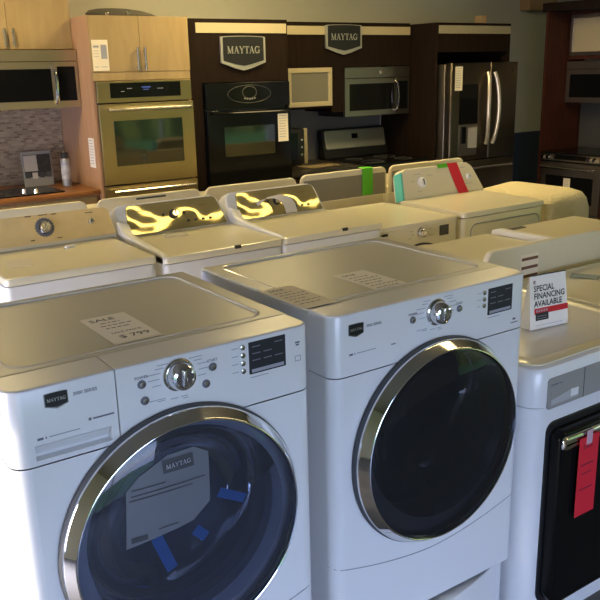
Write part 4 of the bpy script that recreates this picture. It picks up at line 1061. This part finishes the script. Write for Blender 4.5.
tag(MB().box(6.34, 6.42, 5.93, 6.02, 2.205, 2.275, .003).build('wood_block', M['tan'], at=(6.38, 5.97, 2.205)), 'small tan block standing on top of the fridge surround', 'block')

# ------------------------------------------------------------------ mahogany kitchen on the right partition
RK = (7.20, 5.82, 0); RZ = -PI / 2
def rthing(name, label, cat, x=0, y=0, z=0): return thing(name, label, cat, (RK[0] + y, RK[1] - x, z), RZ)
rk = rthing('wall_cabinet', 'dark mahogany cabinet surround with deep soffit and cream glass doors', 'cabinet')
k = MB(); k.box(0, .03, 0, .65, 0, 2.315); k.build('side_panel', M['mahogany'], rk, smooth=0)
k = MB(); k.box(-.03, 2.3, -.03, .65, 2.316, 2.40); k.build('soffit', M['espresso'], rk, smooth=0)
k = MB(); k.box(.031, 2.3, .36, .65, 1.835, 2.315); k.build('carcass', M['mahogany'], rk, smooth=0)
for i in range(3):
    x0 = .05 + i * .74
    k = MB()
    for q in ((x0, x0 + .72, 2.25, 2.29), (x0, x0 + .72, 1.87, 1.91), (x0, x0 + .04, 1.9102, 2.2498), (x0 + .68, x0 + .72, 1.9102, 2.2498)): k.front(*q, .36, .02, .001)
    fd = k.build('framed_door', M['steel_dark'], rk, smooth=0)
    k = MB(); k.front(x0 + .0405, x0 + .6795, 1.9105, 2.2495, .358, .008, .001); k.build('glass_pane', M['cream_glass'], fd, smooth=0)
m2 = microwave('microwave', 'dark stainless over-range microwave in the mahogany kitchen', (RK[0] + .33, RK[1] - .42, 1.385), RZ, .76, .43, .31, M['steel_dark'])
rr2 = rthing('range', 'black slide-in range with chrome knobs and bar handle in the mahogany kitchen', 'range', .42)
MB().box(-.376, .38, .03, .64, .04, .80).build('body', M['black_soft'], rr2, smooth=0)
MB().slab(lambda i: rr(-.378 + i, .382 - i, -.02 + i, .64 - i, .01), .872, .885, .003).build('cooktop', M['black'], rr2)
k = MB(); k.prism([(-.376, .02, .79), (-.376, -.02, .80), (-.376, .0, .868), (-.376, .03, .871), (-.376, .1, .871), (-.376, .1, .79)], (.756, 0, 0)); cp = k.build('control_panel', M['steel_dark'], rr2, smooth=0)
k = MB(); k.prism([(-.20, -.0165, .812), (.20, -.0165, .812), (.20, -.0015, .860), (-.20, -.0015, .860)], (0, -.002, .0006)); k.build('display', M['black'], cp, smooth=0)
for x in (-.345, -.275, .235, .305):
    k = MB(); k.cyl((x, -.008, .835), (x, -.040, .830), .021, 24, .018); k.build('knob', M['chrome'], rr2)
k = MB(); k.front(-.376, .38, .26, .775, .03, .04, .006, .004); dd = k.build('oven_door', M['steel_dark'], rr2)
k = MB(); k.front(-.30, .30, .36, .64, -.01, .002, .006); k.build('window', M['black'], dd)
k = MB(); bar_handle(k, (-.345, -.01, .725), (.345, -.01, .725), .014, .05); k.build('handle', M['chrome_satin'], dd)
k = MB(); k.front(-.376, .38, .06, .25, .03, .035, .006, .004); k.build('lower_drawer', M['steel_dark'], rr2)
wall_paper('notice', 'small pale card stuck on the oven window of the mahogany kitchen range', (7.187, 5.42, .50), .085, .12, RZ, M['paper_warm'], 'notice')
rb = rthing('base_cabinet', 'mahogany base cabinet right of the slide-in range', 'cabinet', 1.55)
MB().box(-.74, .74, .02, .64, .08, .845).build('body', M['mahogany'], rb, smooth=0)
k = MB(); k.front(-.735, -.005, .1, .84, .02, .02, .002); k.build('door', M['mahogany'], rb)
k = MB(); k.front(.005, .735, .1, .84, .02, .02, .002); k.build('door', M['mahogany'], rb)
MB().box(-.745, .74, -.02, .64, .846, .885, .004).build('countertop', M['granite'], rb)
tag(MB().box(.031, 2.3, .635, .649, .886, 1.38).build('splash_panel', M['splash_black'], rk), 'x', 'x')
for o in list(rk.children):
    if o.name.startswith('splash_panel'): del o['label']; del o['category']
tag(MB().box(7.86, 8.36, 6.60, 6.748, 2.405, 2.66, .003).build('wall_box', M['tan'], at=(8.1, 6.7, 2.405)), 'tan box fixed high on the back wall above the mahogany panel', 'box')

# ------------------------------------------------------------------ light
W = bpy.data.worlds.new('sky'); bpy.context.scene.world = W; W.use_nodes = True
nt = W.node_tree; bgn = nt.nodes['Background']
sky = nt.nodes.new('ShaderNodeTexSky'); sky.sky_type = 'NISHITA'; sky.sun_disc = False; sky.sun_elevation = math.radians(32); sky.sun_rotation = math.radians(-90); sky.air_density = 1.0; sky.dust_density = 1.5
mixn = nt.nodes.new('ShaderNodeMix'); mixn.data_type = 'RGBA'; mixn.inputs['Factor'].default_value = .88
nt.links.new(sky.outputs['Color'], mixn.inputs['A']); mixn.inputs['B'].default_value = (.47, .60, 1.14, 1)
nt.links.new(mixn.outputs['Result'], bgn.inputs['Color']); bgn.inputs['Strength'].default_value = 8.2

def portal(loc, rot, sx, sy):
    l = bpy.data.lights.new('window_portal', 'AREA'); l.shape = 'RECTANGLE'; l.size = sx; l.size_y = sy; l.cycles.is_portal = True
    o = bpy.data.objects.new('window_portal', l); C.objects.link(o); o.location = loc; o.rotation_euler = rot
for h0, h1, z0, z1 in front_holes: portal(((h0 + h1) / 2, YF - .2, (z0 + z1) / 2), (PI / 2, 0, 0), h1 - h0, z1 - z0)
for h0, h1, z0, z1 in left_holes: portal((XL - .2, (h0 + h1) / 2, (z0 + z1) / 2), (PI / 2, 0, -PI / 2), h1 - h0, z1 - z0)
for h0, h1, z0, z1 in right_holes: portal((XR + .2, (h0 + h1) / 2, (z0 + z1) / 2), (PI / 2, 0, PI / 2), h1 - h0, z1 - z0)
s = bpy.data.lights.new('sun', 'SUN'); s.energy = 5.5; s.angle = math.radians(.6); s.color = (1, .87, .62)
so = bpy.data.objects.new('sun', s); C.objects.link(so)
so.rotation_euler = V((1, -.36, -.20)).to_track_quat('-Z', 'Y').to_euler()
LAMP.inputs['Emission Strength'].default_value = 33.0

sc = bpy.context.scene
sc.view_settings.view_transform = 'Standard'; sc.view_settings.look = 'None'; sc.view_settings.gamma = 1; sc.view_settings.exposure = 0.0
sc.view_settings.use_curve_mapping = False
sc.cycles.max_bounces = 8; sc.cycles.diffuse_bounces = 4; sc.cycles.transparent_max_bounces = 12
sc.cycles.sample_clamp_indirect = 6; sc.cycles.use_denoising = True
